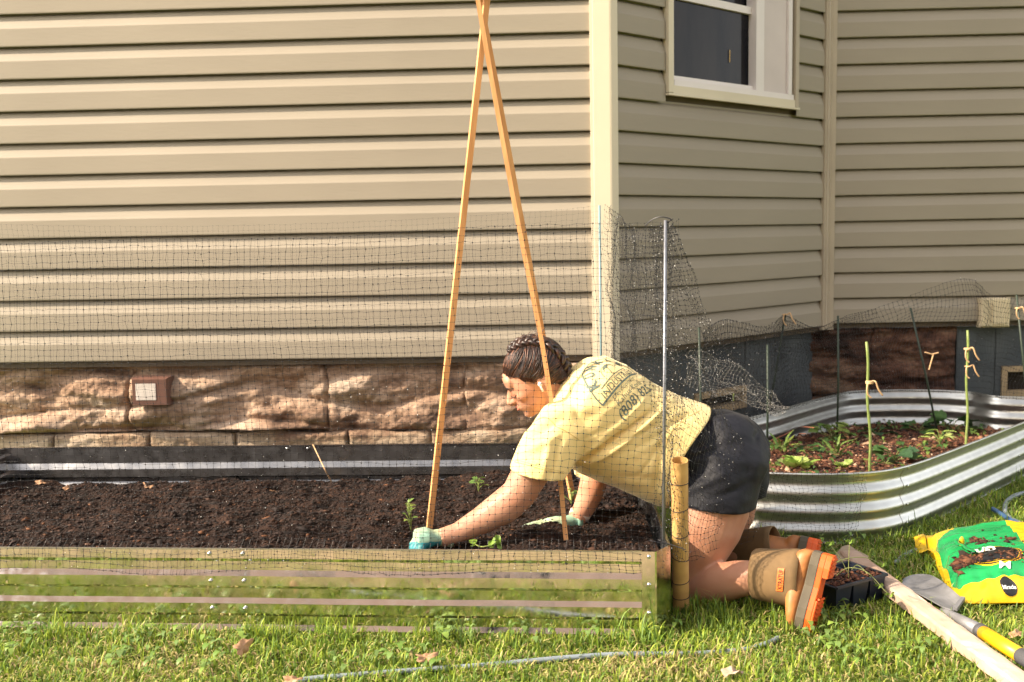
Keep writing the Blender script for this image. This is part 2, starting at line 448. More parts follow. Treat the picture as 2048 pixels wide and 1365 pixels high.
PROF = [(0.006, 0.002), (0.0150, 0.0), (0.0160, 0.004), (0.0156, 0.0655), (0.0148, 0.0685), (0.0125, 0.074), (0.0103, 0.080), (0.0080, 0.086), (0.0058, 0.092), (0.0038, 0.098), (0.0022, 0.105), (-0.0010, 0.112), (-0.0100, 0.120), (-0.0110, 0.129)]
def course_mesh(w, u0, u1, name):
    P = []
    nseg = max(2, int((u1-u0)/0.18))
    for i in range(nseg+1):
        u = u0 + (u1-u0)*i/nseg
        wob = 0.0011*math.sin(u*3.1) + 0.0008*math.sin(u*7.7+1)
        P.append([w.p(u, d + wob, z) for d, z in PROF])
    m = MB(); m.grid(P)
    # end fill so the notch shows at a cut end
    me = m.mesh(name, ROOTLOC['house'])
    fixn = me.polygons[5].normal
    if fixn.dot(w.n) < 0: me.flip_normals()
    me.update()
    me.materials.append(M['siding'])
    return me
def add_courses(me, ks, zb):
    for k in ks:
        o = bpy.data.objects.new('siding_panel', me); COL.objects.link(o); o.parent = house
        o.location = (0, 0, zb + SP*k)
NC = 34
ms = course_mesh(wl, 0.0, wl.L-0.050, 'siding_panel')
add_courses(ms, range(NC), ZB)
ms = course_mesh(wr, 0.03, wr.L, 'siding_panel')
ZBR = wr.hit(1700, 646)[1]
add_courses(ms, range(NC), ZBR)
# window opening on the bay wall
uL, zt = wm.hit(1326, 183); uR, _ = wm.hit(1586, 213)
ZBM = wm.hit(1300, 697)[1]
zw0 = wm.hit(1328, 186)[1]
kb = [k for k in range(NC) if ZBM + SP*(k+1) <= zw0 + 0.035]
ka = [k for k in range(NC) if k not in kb]
add_courses(course_mesh(wm, 0.028, wm.L-0.02, 'siding_panel'), kb, ZBM)
add_courses(course_mesh(wm, 0.028, uL-0.004, 'siding_panel'), ka, ZBM)
add_courses(course_mesh(wm, uR+0.004, wm.L-0.02, 'siding_panel'), ka, ZBM)
# sheathing behind the courses (one slab per wall, held back 1 mm)
ZT = ZB + NC*SP
for w, u0, u1, zb in ((wl, 0, wl.L-0.03, ZB), (wr, -0.09, wr.L, ZBR)):
    m = MB(); m.add([w.p(u0, -0.014, zb), w.p(u1, -0.014, zb), w.p(u1, -0.014, ZT), w.p(u0, -0.014, ZT),
                     w.p(u0, -0.10, zb), w.p(u1, -0.10, zb), w.p(u1, -0.10, ZT), w.p(u0, -0.10, ZT)],
                    [(0,1,2,3), (7,6,5,4), (0,4,5,1), (3,2,6,7), (0,3,7,4), (1,5,6,2)])
    part('sheathing', m, M['sheath'], house)
m = MB()
for (u0, u1, z0, z1) in ((0.02, uL+0.012, ZBM, ZT), (uR-0.012, wm.L+0.05, ZBM, ZT), (uL+0.0121, uR-0.0121, ZBM, zw0+0.01)):
    m.add([wm.p(u0, -0.014, z0), wm.p(u1, -0.014, z0), wm.p(u1, -0.014, z1), wm.p(u0, -0.014, z1),
           wm.p(u0, -0.09, z0), wm.p(u1, -0.09, z0), wm.p(u1, -0.09, z1), wm.p(u0, -0.09, z1)],
          [(0,1,2,3), (7,6,5,4), (0,4,5,1), (3,2,6,7), (0,3,7,4), (1,5,6,2)])
part('sheathing', m, M['sheath'], house)
# outside corner board: folded trim with rounded edge
def folded(w1, w2, a, b, proud, z0, z1):
    """strip profile wrapping an outside corner: a along w1, b along w2"""
    c1 = w1.p(w1.L, proud, 0)
    # corner point = intersection of both offset faces
    n1, n2 = w1.n, w2.n
    cn = (n1 + n2).normalized(); cp = w1.a + w1.t*w1.L + cn*(proud/cn.dot(n1))
    pr = [cp - w1.t*a - n1*(proud-0.002), cp - w1.t*a, cp - w1.t*(a*0.86) , cp - w1.t*(a*0.85) + n1*0.002, cp - w1.t*0.006 + n1*0.002, cp + cn*0.001, cp + w2.t*0.006 + n2*0.002, cp + w2.t*(b*0.8) + n2*0.002, cp + w2.t*(b*0.81), cp + w2.t*b, cp + w2.t*b - n2*(proud-0.002)]
    m = MB(); m.grid([[Vector((q.x, q.y, z0 + (z1-z0)*k/6)) for q in pr] for k in range(7)])
    # bottom closing
    back = [cp - w1.t*a - n1*(proud-0.002), cp - cn*0.03, cp + w2.t*b - n2*(proud-0.002)]
    return m
m = folded(wl, wm, 0.078, 0.036, 0.024, ZB-0.025, ZT)
part('corner_board', m, M['trim'], house, smooth=False)
# inside corner post
m = MB()
ci = Vector((Cin.x, Cin.y, 0)); bis = (wm.n + wr.n).normalized()
pr = [ci - wm.t*0.030 + wm.n*0.003, ci - wm.t*0.030 + wm.n*0.022, ci - wm.t*0.022 + wm.n*0.022, ci - wm.t*0.018 + wm.n*0.030,
      ci + bis*0.030 + wr.t*0.004, ci + wr.t*0.020 + wr.n*0.030, ci + wr.t*0.024 + wr.n*0.021, ci + wr.t*0.046 + wr.n*0.021, ci + wr.t*0.046 + wr.n*0.003]
m.grid([[Vector((q.x, q.y, z)) for q in pr] for z in np.linspace(ZBR-0.03, ZT, 6)])
part('corner_channel', m, M['trim2'], house)
# starter strips / shadow gap boards under the siding
for w, zb, u1 in ((wl, ZB, wl.L-0.02), (wr, ZBR, wr.L), (wm, ZBM, wm.L-0.03)):
    m = MB(); a, b_ = w.p(0.02, -0.03, zb-0.013), w.p(u1, -0.03, zb-0.013)
    m.beam(a, b_, 0.055, 0.024)
    part('sill_board', m, M['sheath'], house)

# ---- window
def wbox(w, u0, u1, d0, d1, z0, z1, m=None):
    m = m or MB()
    vs_ = [w.p(u, d, z) for u in (u0, u1) for d in (d0, d1) for z in (z0, z1)]
    return m.add(vs_, [(0,1,3,2),(4,6,7,5),(0,4,5,1),(2,3,7,6),(0,2,6,4),(1,5,7,3)])
zc0 = zw0
ZWT = ZT
win = part('window', MB().add([wm.p(uL, -0.095, zc0), wm.p(uR, -0.095, zc0), wm.p(uR, -0.095, ZWT), wm.p(uL, -0.095, ZWT)], [(0,1,2,3)]), M['void'], house)
u1_, _ = wm.hit(1336, 150); u2_, _ = wm.hit(1504, 170); u3_, _ = wm.hit(1520, 170); u4_, _ = wm.hit(1568, 170); u5_, _ = wm.hit(1574, 170)
m = MB()                                             # beige outer casing (J channel)
wbox(wm, uL, u1_-0.001, 0.0, 0.030, zc0+0.0, ZWT, m)
wbox(wm, u1_, uR-0.026, 0.0, 0.028, zc0-0.002, zc0+0.028, m)
wbox(wm, uL-0.004, uR+0.004, 0.016, 0.034, zc0-0.012, zc0-0.003, m)
part('casing', m, M['trim'], win)
m = wbox(wm, uR-0.025, uR, 0.0, 0.030, zc0-0.001, ZWT)
part('casing', m, M['trim2'], win)
m = MB()
wbox(wm, u1_, u1_+0.012, -0.03, 0.020, zc0+0.029, ZWT, m)
wbox(wm, u1_+0.0121, uR-0.027, -0.03, 0.022, zc0+0.029, zc0+0.052, m)
wbox(wm, u2_, u3_-0.001, -0.03, 0.021, zc0+0.0521, ZWT, m)
wbox(wm, u4_, u5_+0.004, -0.03, 0.023, zc0+0.0521, ZWT, m)
part('frame', m, M['win_white'], win)
m = wbox(wm, u3_, u4_-0.001, -0.02, 0.012, zc0+0.0521, ZWT)
part('side_panel', m, M['win_panel'], win)
m = MB()                                             # sash: bottom rail and meeting rail
wbox(wm, u1_+0.013, u2_-0.001, -0.025, 0.006, zc0+0.0521, zc0+0.070, m)
part('bottom_rail', m, M['win_white'], win); m = MB()
zr = wm.hit(1420, 5)[1]
wbox(wm, u1_+0.013, u2_-0.001, -0.028, -0.004, zr-0.012, zr+0.018, m)
part('meeting_rail', m, M['win_white'], win)
m = wbox(wm, u1_+0.013, u2_-0.001, -0.022, -0.018, zc0+0.0702, zr-0.013)
part('pane', m, M['glass'], win)
m = wbox(wm, u1_+0.013, u2_-0.001, -0.040, -0.036, zr+0.0, ZWT)
part('pane', m, M['glass'], win)
# thin yellow rod painting a reflection slit on the pane
m = MB(); a, z_ = wm.hit(1465, 110); m.loft([wm.p(a, -0.014, z_-0.030), wm.p(a, -0.014, z_+0.022)], 0.0016, n=6)
part('reflection_slit', m, material('yellow_reflection', (0.75, 0.45, 0.08), 0.3), win)

# ------------------------------------------------------------------ foundation
def rough_block(w, u0, u1, z0, z1, d, amp, seed, fine=0.016, res=0.009, round_=0.03, jag=0.0, dep=0.03):
    nu = max(6, int((u1-u0)/res)); nv = max(5, int((z1-z0)/res))
    P = []
    for j in range(nv+1):
        row = []
        for i in range(nu+1):
            a = i/nu; b = j/nv
            u = u0 + (u1-u0)*a; z = z0 + (z1-z0)*b
            q = Vector((u*1.0, z*2.3 + (seed > 19)*3, (w.L)*3.1))
            h = amp*(nz(q, 2.2) + 0.5*nz(q, 5.5, 2) ) + fine*(nz(q, 14, 3) + .8*abs(nz(q, 30, 5)) + .5*nz(q, 60, 6))
            # bedding ledges
            h += amp*0.55*abs(math.sin(z*26 + 3.2*nz(q, 1.7, 9)))**0.5 - amp*0.3
            e = min(a*(u1-u0), (1-a)*(u1-u0), b*(z1-z0), (1-b)*(z1-z0))
            f = min(1, e/round_); f = math.sqrt(max(0, 1-(1-f)**2))
            jz = jag*nz((u*6, seed, 1)) if j == nv else (jag*nz((u*6, seed, 4)) if j == 0 else 0)
            ju = 0.016*nz((z*9, 5, round((u0 if i == 0 else u1), 1)*3)) if i in (0, nu) else 0
            row.append(w.p(u + ju, d - dep*(1-f) + h*(.35+.65*f), z + jz))
        P.append(row)
    m = MB(); m.grid(P)
    # depth: run the border back
    ring = P[0] + [r[-1] for r in P[1:]] + P[-1][::-1][1:] + [r[0] for r in P[::-1]][1:-1]
    back = [p - w.n*(0.12) for p in ring]
    n = len(ring); m.add(ring + back, [(i, (i+1) % n, n+(i+1) % n, n+i) for i in range(n)])
    return m
def uz(w, px, py, d): return w.hit(px, py, d)
DF = -0.035
u_s, z_s = uz(wl, 640, 820, DF)
u_e, _ = uz(wl, 655, 840, DF)
# backing mortar wall
m = wbox(wl, 0, wl.L-0.03, DF-0.13, DF-0.055, -0.1, ZB-0.026)
part('mortar_wall', m, M['stone2'], house)
ztop = ZB-0.027
zmid = uz(wl, 500, 862, DF)[1]
def ux(w, px, y=800, d=DF): return w.hit(px, y, d)[0]
for k, (a, b_, z0, z1, amp, sd_) in enumerate([
        (0.0, ux(wl, -110)-0.001, zmid-0.01, ztop, 0.050, 11),
        (ux(wl, -110), ux(wl, 262)-0.001, zmid, ztop, 0.070, 1),
        (ux(wl, 262), ux(wl, 655)-0.001, zmid+0.004, ztop, 0.070, 2),
        (ux(wl, 655), ux(wl, 930)-0.001, zmid-0.006, ztop, 0.050, 3),
        (ux(wl, 930), wl.L-0.02, zmid-0.010, ztop, 0.045, 4)]):
    part('foundation_stone', rough_block(wl, a, b_, z0, z1, DF, amp*1.25, sd_, jag=0.004, round_=0.006, dep=0.010), M['stone'], house, smooth=True)
xs = [-420, -220, -20, 110, 300, 475, 700, 860, 1060, 1240]
for k in range(len(xs)-1):
    a = max(0, ux(wl, xs[k], 880)); b_ = min(wl.L-0.02, ux(wl, xs[k+1], 880)-0.003)
    if b_ - a > 0.05:
        part('foundation_stone', rough_block(wl, a, b_, zmid-0.14, zmid-0.006, DF+0.012, 0.018, 20+k, fine=0.008, jag=0.010, round_=.010, dep=.016), M['stone2'], house, smooth=True)
    a2 = a + 0.1; b2 = min(wl.L-0.02, b_+0.09)
    if b2 - a2 > 0.05: part('foundation_stone', rough_block(wl, a2, b2, -0.06, zmid-0.155, DF+0.005, 0.012, 40+k, fine=0.006, res=0.02), M['stone2'], house, smooth=True)
# bay foundation: slate-grey rendered panels with a framed vent
DM = -0.045
def panel(w, u0, u1, z0, z1, d, mat='slate', th=0.06, nm='foundation_panel'):
    m = wbox(w, u0, u1, d-th, d, z0, z1); return part(nm, m, M[mat], house)
uv0, zv0 = wm.hit(1388, 835, DM); uv1, zv1 = wm.hit(1490, 770, DM)
ub, _ = wm.hit(1541, 760, DM)
zbm = ZBM - 0.027
panel(wm, 0.0, uv0-0.002, -0.1, zbm, DM)
panel(wm, uv0, uv1, zv1+0.002, zbm, DM-0.003)
panel(wm, uv0, uv1, -0.1, zv0-0.002, DM)
panel(wm, uv1+0.002, wm.L-0.01, -0.1, zbm, DM)
def vent(w, u0, u1, z0, z1, d):
    f = part('vent_window', wbox(w, u0+0.02, u1-0.02, d-0.058, d-0.05, z0+0.02, z1-0.02), M['void'], house)
    m = MB(); t = 0.026
    wbox(w, u0, u1, d-0.04, d+0.012, z1-t, z1, m); wbox(w, u0, u1, d-0.04, d+0.012, z0, z0+t, m)
    wbox(w, u0, u0+t, d-0.04, d+0.010, z0+t+.001, z1-t-.001, m); wbox(w, u1-t, u1, d-0.04, d+0.010, z0+t+.001, z1-t-.001, m)
    part('frame', m, M['ventwood'], f)
vent(wm, uv0+0.001, uv1-0.001, zv0, zv1, DM)
# right wall foundation: rough dark stones between slate panels
DR = -0.03
zr_ = ZBR - 0.03
s0 = ux(wr, 1548, 750, DR); s1 = ux(wr, 1742, 750, DR); s2 = ux(wr, 1912, 750, DR)
s00 = max(s0, -0.22)
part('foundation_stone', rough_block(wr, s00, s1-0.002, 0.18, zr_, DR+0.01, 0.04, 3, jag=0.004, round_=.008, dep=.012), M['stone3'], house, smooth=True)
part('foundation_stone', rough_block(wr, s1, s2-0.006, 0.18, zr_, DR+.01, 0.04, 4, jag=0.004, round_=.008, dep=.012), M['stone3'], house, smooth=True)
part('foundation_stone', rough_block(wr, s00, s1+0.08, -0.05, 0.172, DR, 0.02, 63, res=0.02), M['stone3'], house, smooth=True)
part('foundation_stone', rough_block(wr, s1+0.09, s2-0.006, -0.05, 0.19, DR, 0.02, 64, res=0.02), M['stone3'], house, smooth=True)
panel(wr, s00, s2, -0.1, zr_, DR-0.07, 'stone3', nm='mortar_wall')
uw0, zw1 = wr.hit(2003, 733, DR); _, zw2 = wr.hit(2003, 793, DR)
panel(wr, s2, ux(wr, 1990, 700, DR), -0.1, zr_, DR-0.002)
panel(wr, ux(wr, 1990, 700, DR)+0.003, wr.L, zw1+0.002, zr_, DR)
panel(wr, ux(wr, 1990, 700, DR)+0.003, wr.L, -0.1, zw2-0.002, DR)
panel(wr, ux(wr, 1990, 700, DR)+0.003, uw0-0.001, zw2, zw1, DR)
panel(wr, uw0+0.381, wr.L, zw2, zw1, DR)
vent(wr, uw0, uw0+0.38, zw2, zw1, DR)

# ------------------------------------------------------------------ boxes fixed to the house
def fbox(name, w, px0, py0, px1, py1, d0, th, mat, label, cat, bev=0.004):
    u0, z1 = w.hit(px0, py0, d0+th); u1, z0 = w.hit(px1, py1, d0+th)
    t = thing(name, w.p((u0+u1)/2, d0, z0), label, cat)
    m = MB()
    P = []
    for (d, ins) in ((d0, 0), (d0+th*0.8, 0), (d0+th, bev)):
        P.append([w.p(u0+ins, d, z0+ins), w.p(u1-ins, d, z0+ins), w.p(u1-ins, d, z1-ins), w.p(u0+ins, d, z1-ins)])
    vs_ = sum(P, []); fs = [(3,2,1,0), (8,9,10,11)]
    for k in range(2):
        for i in range(4): fs.append((k*4+i, k*4+(i+1) % 4, (k+1)*4+(i+1) % 4, (k+1)*4+i))
    m.add(vs_, fs)
    part('cover', m, mat, t)
    return t, (u0, u1, z0, z1, d0+th)
t, (u0, u1, z0, z1, dd) = fbox('vent_cover', wl, 260, 757, 337, 813, -0.02, 0.075, M['brownbox'], 'brown plastic box with a pale square label on the left stone foundation', 'vent cover', 0.006)
part('label_plate', wbox(wl, u0+0.020, u0+0.098, dd, dd+0.002, z0+0.025, z1-0.022), M['boxlabel'], t)
t, (u0, u1, z0, z1, dd) = fbox('outlet_box', wr, 1962, 597, 2021, 655, 0.0, 0.045, M['creambox'], 'cream plastic outlet box on the lowest siding course at far right', 'outlet box', 0.008)
m = wbox(wr, u0+0.055, u1-0.022, dd, dd+0.006, z0+0.018, z1-0.022)
part('flap', m, M['creambox'], t)
# ------------------------------------------------------------------ long galvanised raised bed in front of the wall
RIM = 0.217
FR = PZ(1313, 1104, RIM); FR.z = 0
FLd = PZ(0, 1096, RIM); FLd.z = 0
tf = (FR - FLd).normalized(); tf.z = 0; tf.normalize()
BRr = PZ(1262, 885, RIM); BRr.z = 0
BLr = PZ(8, 897, RIM); BLr.z = 0
FL = FR - tf*((FR - BLr).dot(tf))              # front-left corner
CH = 0.055                                      # chamfer
bedT = thing('garden_bed', ((FR.x+FL.x)/2, (FR.y+BRr.y)/2, 0), 'long shiny galvanised steel garden bed filled with dark soil below the siding', 'garden bed', 'raised garden beds')
# ribbed profile: (z, outward offset)
PR = [(RIM, 0.000)]
z = RIM - 0.0235
def rib(z, first=False): return
zz = [RIM, 0.1935, 0.1850, 0.1630, 0.1490, 0.1240, 0.1160, 0.0920, 0.0790, 0.0540, 0.0460, 0.0240, 0.0110, -0.03]
dd_ = [0.0, 0.0, -0.0052, -0.0052, 0.0, 0.0, -0.0052, -0.0052, 0.0, 0.0, -0.0052, -0.0052, 0.0, 0.0]
def sheet(a, b, n, z_, d_, th=0.0014, nseg=10, wav=0.0012, seed=0):
    """ribbed sheet from a to b (outer face offset d_ along n), with a real thickness"""
    a = Vector((a.x, a.y, 0)); b = Vector((b.x, b.y, 0))
    O = []; I = []
    for i in range(nseg+1):
        t = i/nseg; p = a.lerp(b, t)
        w_ = wav*math.sin(t*9 + seed*2.1) + wav*0.7*math.sin(t*23 + seed)
        O.append([p + n*(d + w_) + Vector((0, 0, z)) for z, d in zip(z_, d_)])
        I.append([p + n*(d + w_ - th) + Vector((0, 0, z)) for z, d in zip(z_, d_)])
    m = MB(); m.grid(O); m.grid(I, flip=True)
    m.grid([[O[i][0], I[i][0]] for i in range(nseg+1)])
    m.grid([[O[0][k], I[0][k]] for k in range(len(z_))]); m.grid([[O[-1][k], I[-1][k]] for k in range(len(z_))])
    return m
nf = Vector((tf.y, -tf.x, 0))
PXJ = PZ(411, 1100, RIM); J = FL + tf*((PXJ - FL).dot(tf))
part('side_panel', sheet(FL + tf*CH, J + tf*0.10, nf, zz, dd_, seed=1), M['galv_flat'], bedT)
part('side_panel', sheet(J, FR - tf*0.030, nf, zz, [d + 0.0019 for d in dd_], seed=2), M['galv_flat'], bedT)
tb = (BRr - BLr); tb.z = 0; tb.normalize(); nb = Vector((-tb.y, tb.x, 0))
JB = BLr + tb*((PZ(572, 890, RIM) - BLr).dot(tb))
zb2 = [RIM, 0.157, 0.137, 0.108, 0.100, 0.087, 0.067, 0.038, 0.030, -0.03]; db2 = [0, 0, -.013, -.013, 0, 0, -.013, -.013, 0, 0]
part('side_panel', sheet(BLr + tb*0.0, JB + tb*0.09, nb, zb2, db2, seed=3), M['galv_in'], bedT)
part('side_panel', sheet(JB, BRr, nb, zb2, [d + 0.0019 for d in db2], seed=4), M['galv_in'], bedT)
te = (BRr - (FR + Vector((CH*0.62, CH, 0)))); te.z = 0; te.normalize()
ne = Vector((te.y, -te.x, 0))
E0 = FR + tf*(CH*0.60) - nf*(CH*0.95)
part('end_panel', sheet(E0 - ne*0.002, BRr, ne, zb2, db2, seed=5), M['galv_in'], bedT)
nl = -tf
part('end_panel', sheet(FL - nf*CH, BLr, nl, zz, dd_, seed=6), M['galv_flat'], bedT)
# corner pieces: flat folded strips
def corner(pts, z0, z1, name='corner_post'):
    m = MB(); O = [Vector((p.x, p.y, 0)) for p in pts]
    c = sum(O, Vector())/len(O)
    m.grid([[p + Vector((0, 0, z)) for z in (z0, z0+(z1-z0)*.5, z1)] for p in O])
    I = [p + (Vector((bedT.location.x, bedT.location.y, 0)) - p).normalized()*0.0016 for p in O]
    m.grid([[p + Vector((0, 0, z)) for z in (z0, z0+(z1-z0)*.5, z1)] for p in I], flip=True)
    m.grid([[O[i] + Vector((0, 0, z1)), I[i] + Vector((0, 0, z1))] for i in range(len(O))])
    return part(name, m, M['galv_flat'], bedT)
off = nf*0.0045
c0 = FR - tf*0.034 + off; c1 = FR - tf*0.004 + off
c1b = FR + off - nf*0.001; c2 = E0 + ne*0.004 ; c3 = E0 + te*0.05 + ne*0.004
corner([c0, c1, c1b, c1b.lerp(c2, .5), c2, c3], -0.03, RIM+0.0015)
corner([FL + tf*(CH+.03) + off, FL + tf*CH + off, FL - nf*CH + nl*0.004, FL - nf*(CH+.04) + nl*0.004], -0.03, RIM+0.0015)
# folded rims: a thin bright edge along the top of each side
for a_, b_, nn_, mt_ in ((FL + tf*CH, FR - tf*0.035, nf, 'galv_flat'), (BLr, BRr, nb, 'galv_flat'), (E0, BRr, ne, 'galv_flat'), (FL - nf*CH, BLr, nl, 'galv_flat')):
    m = MB(); m.beam(Vector((a_.x, a_.y, RIM+0.0008)) + nn_*0.0005, Vector((b_.x, b_.y, RIM+0.0008)) + nn_*0.0005, 0.0062, 0.0032)
    part('folded_rim', m, M['bolt'], bedT)
# bolts
bm_ = MB()
bm_.ell((0, 0, 0), (0.0048, 0, 0), (0, 0.0022, 0), (0, 0, 0.0048), 10, 6)
bolt_me = bm_.mesh('bolt'); bolt_me.materials.append(M['bolt']); bolt_me.polygons.foreach_set('use_smooth', [True]*len(bolt_me.polygons))
def bolt(p, n, parent, me_=None):
    o = bpy.data.objects.new('bolt', me_ or bolt_me); COL.objects.link(o); o.parent = parent
    o.location = p - ROOTLOC[parent.name]; o.rotation_euler = (0, 0, math.atan2(n.y, n.x) + PI/2)
for z in (0.206, 0.137, 0.067):
    for q in (J + tf*0.008, J + tf*0.092): bolt(Vector((q.x, q.y, z)) + nf*0.005, nf, bedT)
    bolt(Vector((FR.x, FR.y, z)) - tf*0.018 + nf*0.0065, nf, bedT)
    for q in (JB + tb*0.008, JB + tb*0.085): bolt(Vector((q.x, q.y, z)) - nb*0.003, -nb, bedT)

# ------------------------------------------------------------------ soil
def inpoly(x, y, P):
    c = False; n = len(P); j = n-1
    for i in range(n):
        if ((P[i].y > y) != (P[j].y > y)) and (x < (P[j].x-P[i].x)*(y-P[i].y)/(P[j].y-P[i].y) + P[i].x): c = not c
        j = i
    return c
def bl_point(a, b):        # bed-local bilinear: a along (0 left .. 1 right), b front to back
    i = 0.012
    return (FL.lerp(E0 + tf*0.0, a)).lerp(BLr.lerp(BRr, a), b)
def soil_h(a, b, p):
    h = 0.190 - 0.106*b**0.9
    h += 0.024*nz((p.x*2.4, p.y*2.4, 3)) + 0.022*nz((p.x*7, p.y*7, 5)) + 0.014*nz((p.x*16, p.y*16, 7)) + 0.006*nz((p.x*47, p.y*47, 8)) + 0.004*nz((p.x*90, p.y*90, 8))
    h += 0.022*math.exp(-((p.x-0.15)/0.5)**2)*b
    edge = min(b, 1-b)
    return min(h, 0.203 if b < 0.08 else 0.3)
NA, NBB = 300, 170
grid_ = []
for j in range(NBB+1):
    b = 0.014 + 0.972*j/NBB; row = []
    for i in range(NA+1):
        a = 0.008 + 0.984*i/NA
        p = bl_point(a, b); row.append(Vector((p.x, p.y, soil_h(a, b, p))))
    grid_.append(row)
SOILG = grid_
m = MB(); m.grid(grid_)
o = solo('bed_soil', m, M['soil'], label='dark crumbly potting soil filling the long galvanised bed', cat='soil', kind='stuff', smooth=False, fix=False)
def soil_z(x, y):
    # invert approx: a along tf, b depth
    bb = (Vector((x, y, 0)) - FL).dot(-nf) / max(0.1, (BLr - FL).length)
    bb = min(1, max(0, bb)); aa = (Vector((x, y, 0)) - FL).dot(tf) / (E0 - FL).length
    return soil_h(aa, bb, Vector((x, y, 0)))
# crumbs: thousands of small irregular clods, bark chips and fibres
rng = np.random.default_rng(5)
OCT = np.array([(1,0,0),(-1,0,0),(0,1,0),(0,-1,0),(0,0,1),(0,0,-1)], dtype=float)
OF = np.array([(0,2,4),(2,1,4),(1,3,4),(3,0,4),(2,0,5),(1,2,5),(3,1,5),(0,3,5)])
def scatter(pts, sizes, cols, flat=(1,1,.7), seed=0, name='crumbs', jitter=.35, pile=0):
    r = np.random.default_rng(seed); n = len(pts)
    V = OCT[None]*np.array(flat)[None, None]*sizes[:, None, None] if sizes.ndim == 1 else OCT[None]*sizes[:, None, :]
    V = V*(1 + r.uniform(-jitter, jitter, (n, 6, 1)))
    a = r.uniform(0, 2*PI, n); t = r.uniform(-.8, .8, n)
    ca, sa, ct, st = np.cos(a), np.sin(a), np.cos(t), np.sin(t)
    x, y, z = V[..., 0], V[..., 1], V[..., 2]
    y2 = y*ct[:, None] - z*st[:, None]; z2 = y*st[:, None] + z*ct[:, None]
    X = x*ca[:, None] - y2*sa[:, None]; Y = x*sa[:, None] + y2*ca[:, None]
    V = np.stack([X, Y, z2], -1) + pts[:, None, :]
    F = (OF[None] + (np.arange(n)*6)[:, None, None]).reshape(-1, 3)
    C = np.repeat(cols, 6, axis=0)
    return np_mesh(name, V.reshape(-1, 3), F, C)
n = 26000
aa = rng.uniform(0.01, .99, n); bb = rng.uniform(0.02, 0.98, n)**1.15
pts = np.zeros((n, 3))
for k in range(n):
    p = bl_point(aa[k], bb[k]); pts[k] = (p.x, p.y, soil_h(aa[k], bb[k], p) + 0.001)
sz = rng.gamma(1.7, 0.0013, n)*1.0 + 0.0011
sz3 = np.stack([sz*rng.uniform(.8, 2.6, n), sz*rng.uniform(.5, 1, n), sz*rng.uniform(.4, .9, n)], -1)
base = np.array([(0.026, 0.013, 0.009), (0.012, 0.0065, 0.005), (0.050, 0.022, 0.012), (0.12, 0.05, 0.022)])
cols = base[rng.choice(4, n, p=[.40, .44, .135, .025])]*rng.uniform(.7, 1.25, (n, 1))
o = link('soil_crumbs', scatter(pts, sz3, cols, seed=1), M['crumb']); meta(o, 'loose crumbs and bark chips over the dark bed soil', 'soil', None, 'stuff')

# ------------------------------------------------------------------ curved corrugated bed at right
RIM2 = 0.222
cpx = [(1425, 930), (1480, 942), (1545, 947), (1640, 949), (1715, 947), (1775, 941), (1830, 928), (1900, 903), (1980, 872), (2048, 845), (2120, 818), (2168, 800), (2176, 786), (2120, 790), (2048, 808), (2001, 794), (1938, 785), (1843, 781), (1716, 783), (1663, 792), (1596, 810), (1552, 823), (1492, 838), (1448, 852), (1418, 872), (1400, 900)]
cpx = [q for q in cpx if q not in ((2120, 790), (2048, 808))]
C2 = [PZ(x, y, RIM2) for x, y in cpx]
C2[11] = PZ(2190, 800, RIM2); C2[12] = PZ(2160, 797, RIM2) 
path2 = catmull(C2, 8, closed=True)
for p in path2: p.z = 0
cen2 = sum(path2, Vector())/len(path2)
bed2 = thing('garden_bed', (cen2.x, cen2.y, 0), 'curved corrugated silver garden bed planted with leafy seedlings behind the kneeling person', 'garden bed', 'raised garden beds')
nP = len(path2)
# orientation
area = sum(path2[i].x*path2[(i+1) % nP].y - path2[(i+1) % nP].x*path2[i].y for i in range(nP))
sgn = 1 if area > 0 else -1
nrm2 = []
for i in range(nP):
    t = (path2[(i+1) % nP] - path2[i-1]).normalized(); nrm2.append(Vector((t.y, -t.x, 0))*sgn)
NZ = 64; zc = np.linspace(RIM2-0.004, -0.03, NZ)
def cor(z): return 0.0066*math.cos((RIM2-0.004-z)/0.0600*2*PI) - 0.0066
def cpanel(i0, i1, extra=0.0):
    idx = [i % nP for i in range(i0, i1+1)]
    O = [[path2[i] + nrm2[i]*(cor(z)+extra) + Vector((0, 0, z)) for z in zc] for i in idx]
    I = [[path2[i] + nrm2[i]*(cor(z)+extra-0.0012) + Vector((0, 0, z)) for z in zc] for i in idx]
    m = MB(); m.grid(O); m.grid(I, flip=True); 
    m.grid([[O[0][k], I[0][k]] for k in range(NZ)]); m.grid([[O[-1][k], I[-1][k]] for k in range(NZ)])
    return m
def nearest(px, py):
    q = PZ(px, py, RIM2); return min(range(nP), key=lambda i: (path2[i].x-q.x)**2 + (path2[i].y-q.y)**2)
iA = nearest(1813, 932); iB = nearest(2042, 847); iC = nearest(1660, 792); iD = nearest(1440, 935)
brk = sorted([iA, iB, iC, iD, nearest(1938, 785)])
for k in range(len(brk)):
    a = brk[k]; b = brk[(k+1) % len(brk)]
    if b <= a: b += nP
    o = part('wall_panel', cpanel(a-1, b, 0.0013*(k % 2)), M['galv'], bed2, smooth=True)
for k, i in enumerate(brk):
    for z in (0.218, 0.158, 0.098, 0.038):
        bolt(path2[i] + nrm2[i]*0.0035 + Vector((0, 0, z-0.0)), nrm2[i], bed2)
m = MB(); m.loft([p + Vector((0, 0, RIM2-0.001)) + nrm2[i]*0.001 for i, p in enumerate(path2)], 0.0048, n=8, closed=True)
part('rolled_rim', m, M['galv'], bed2, smooth=True)
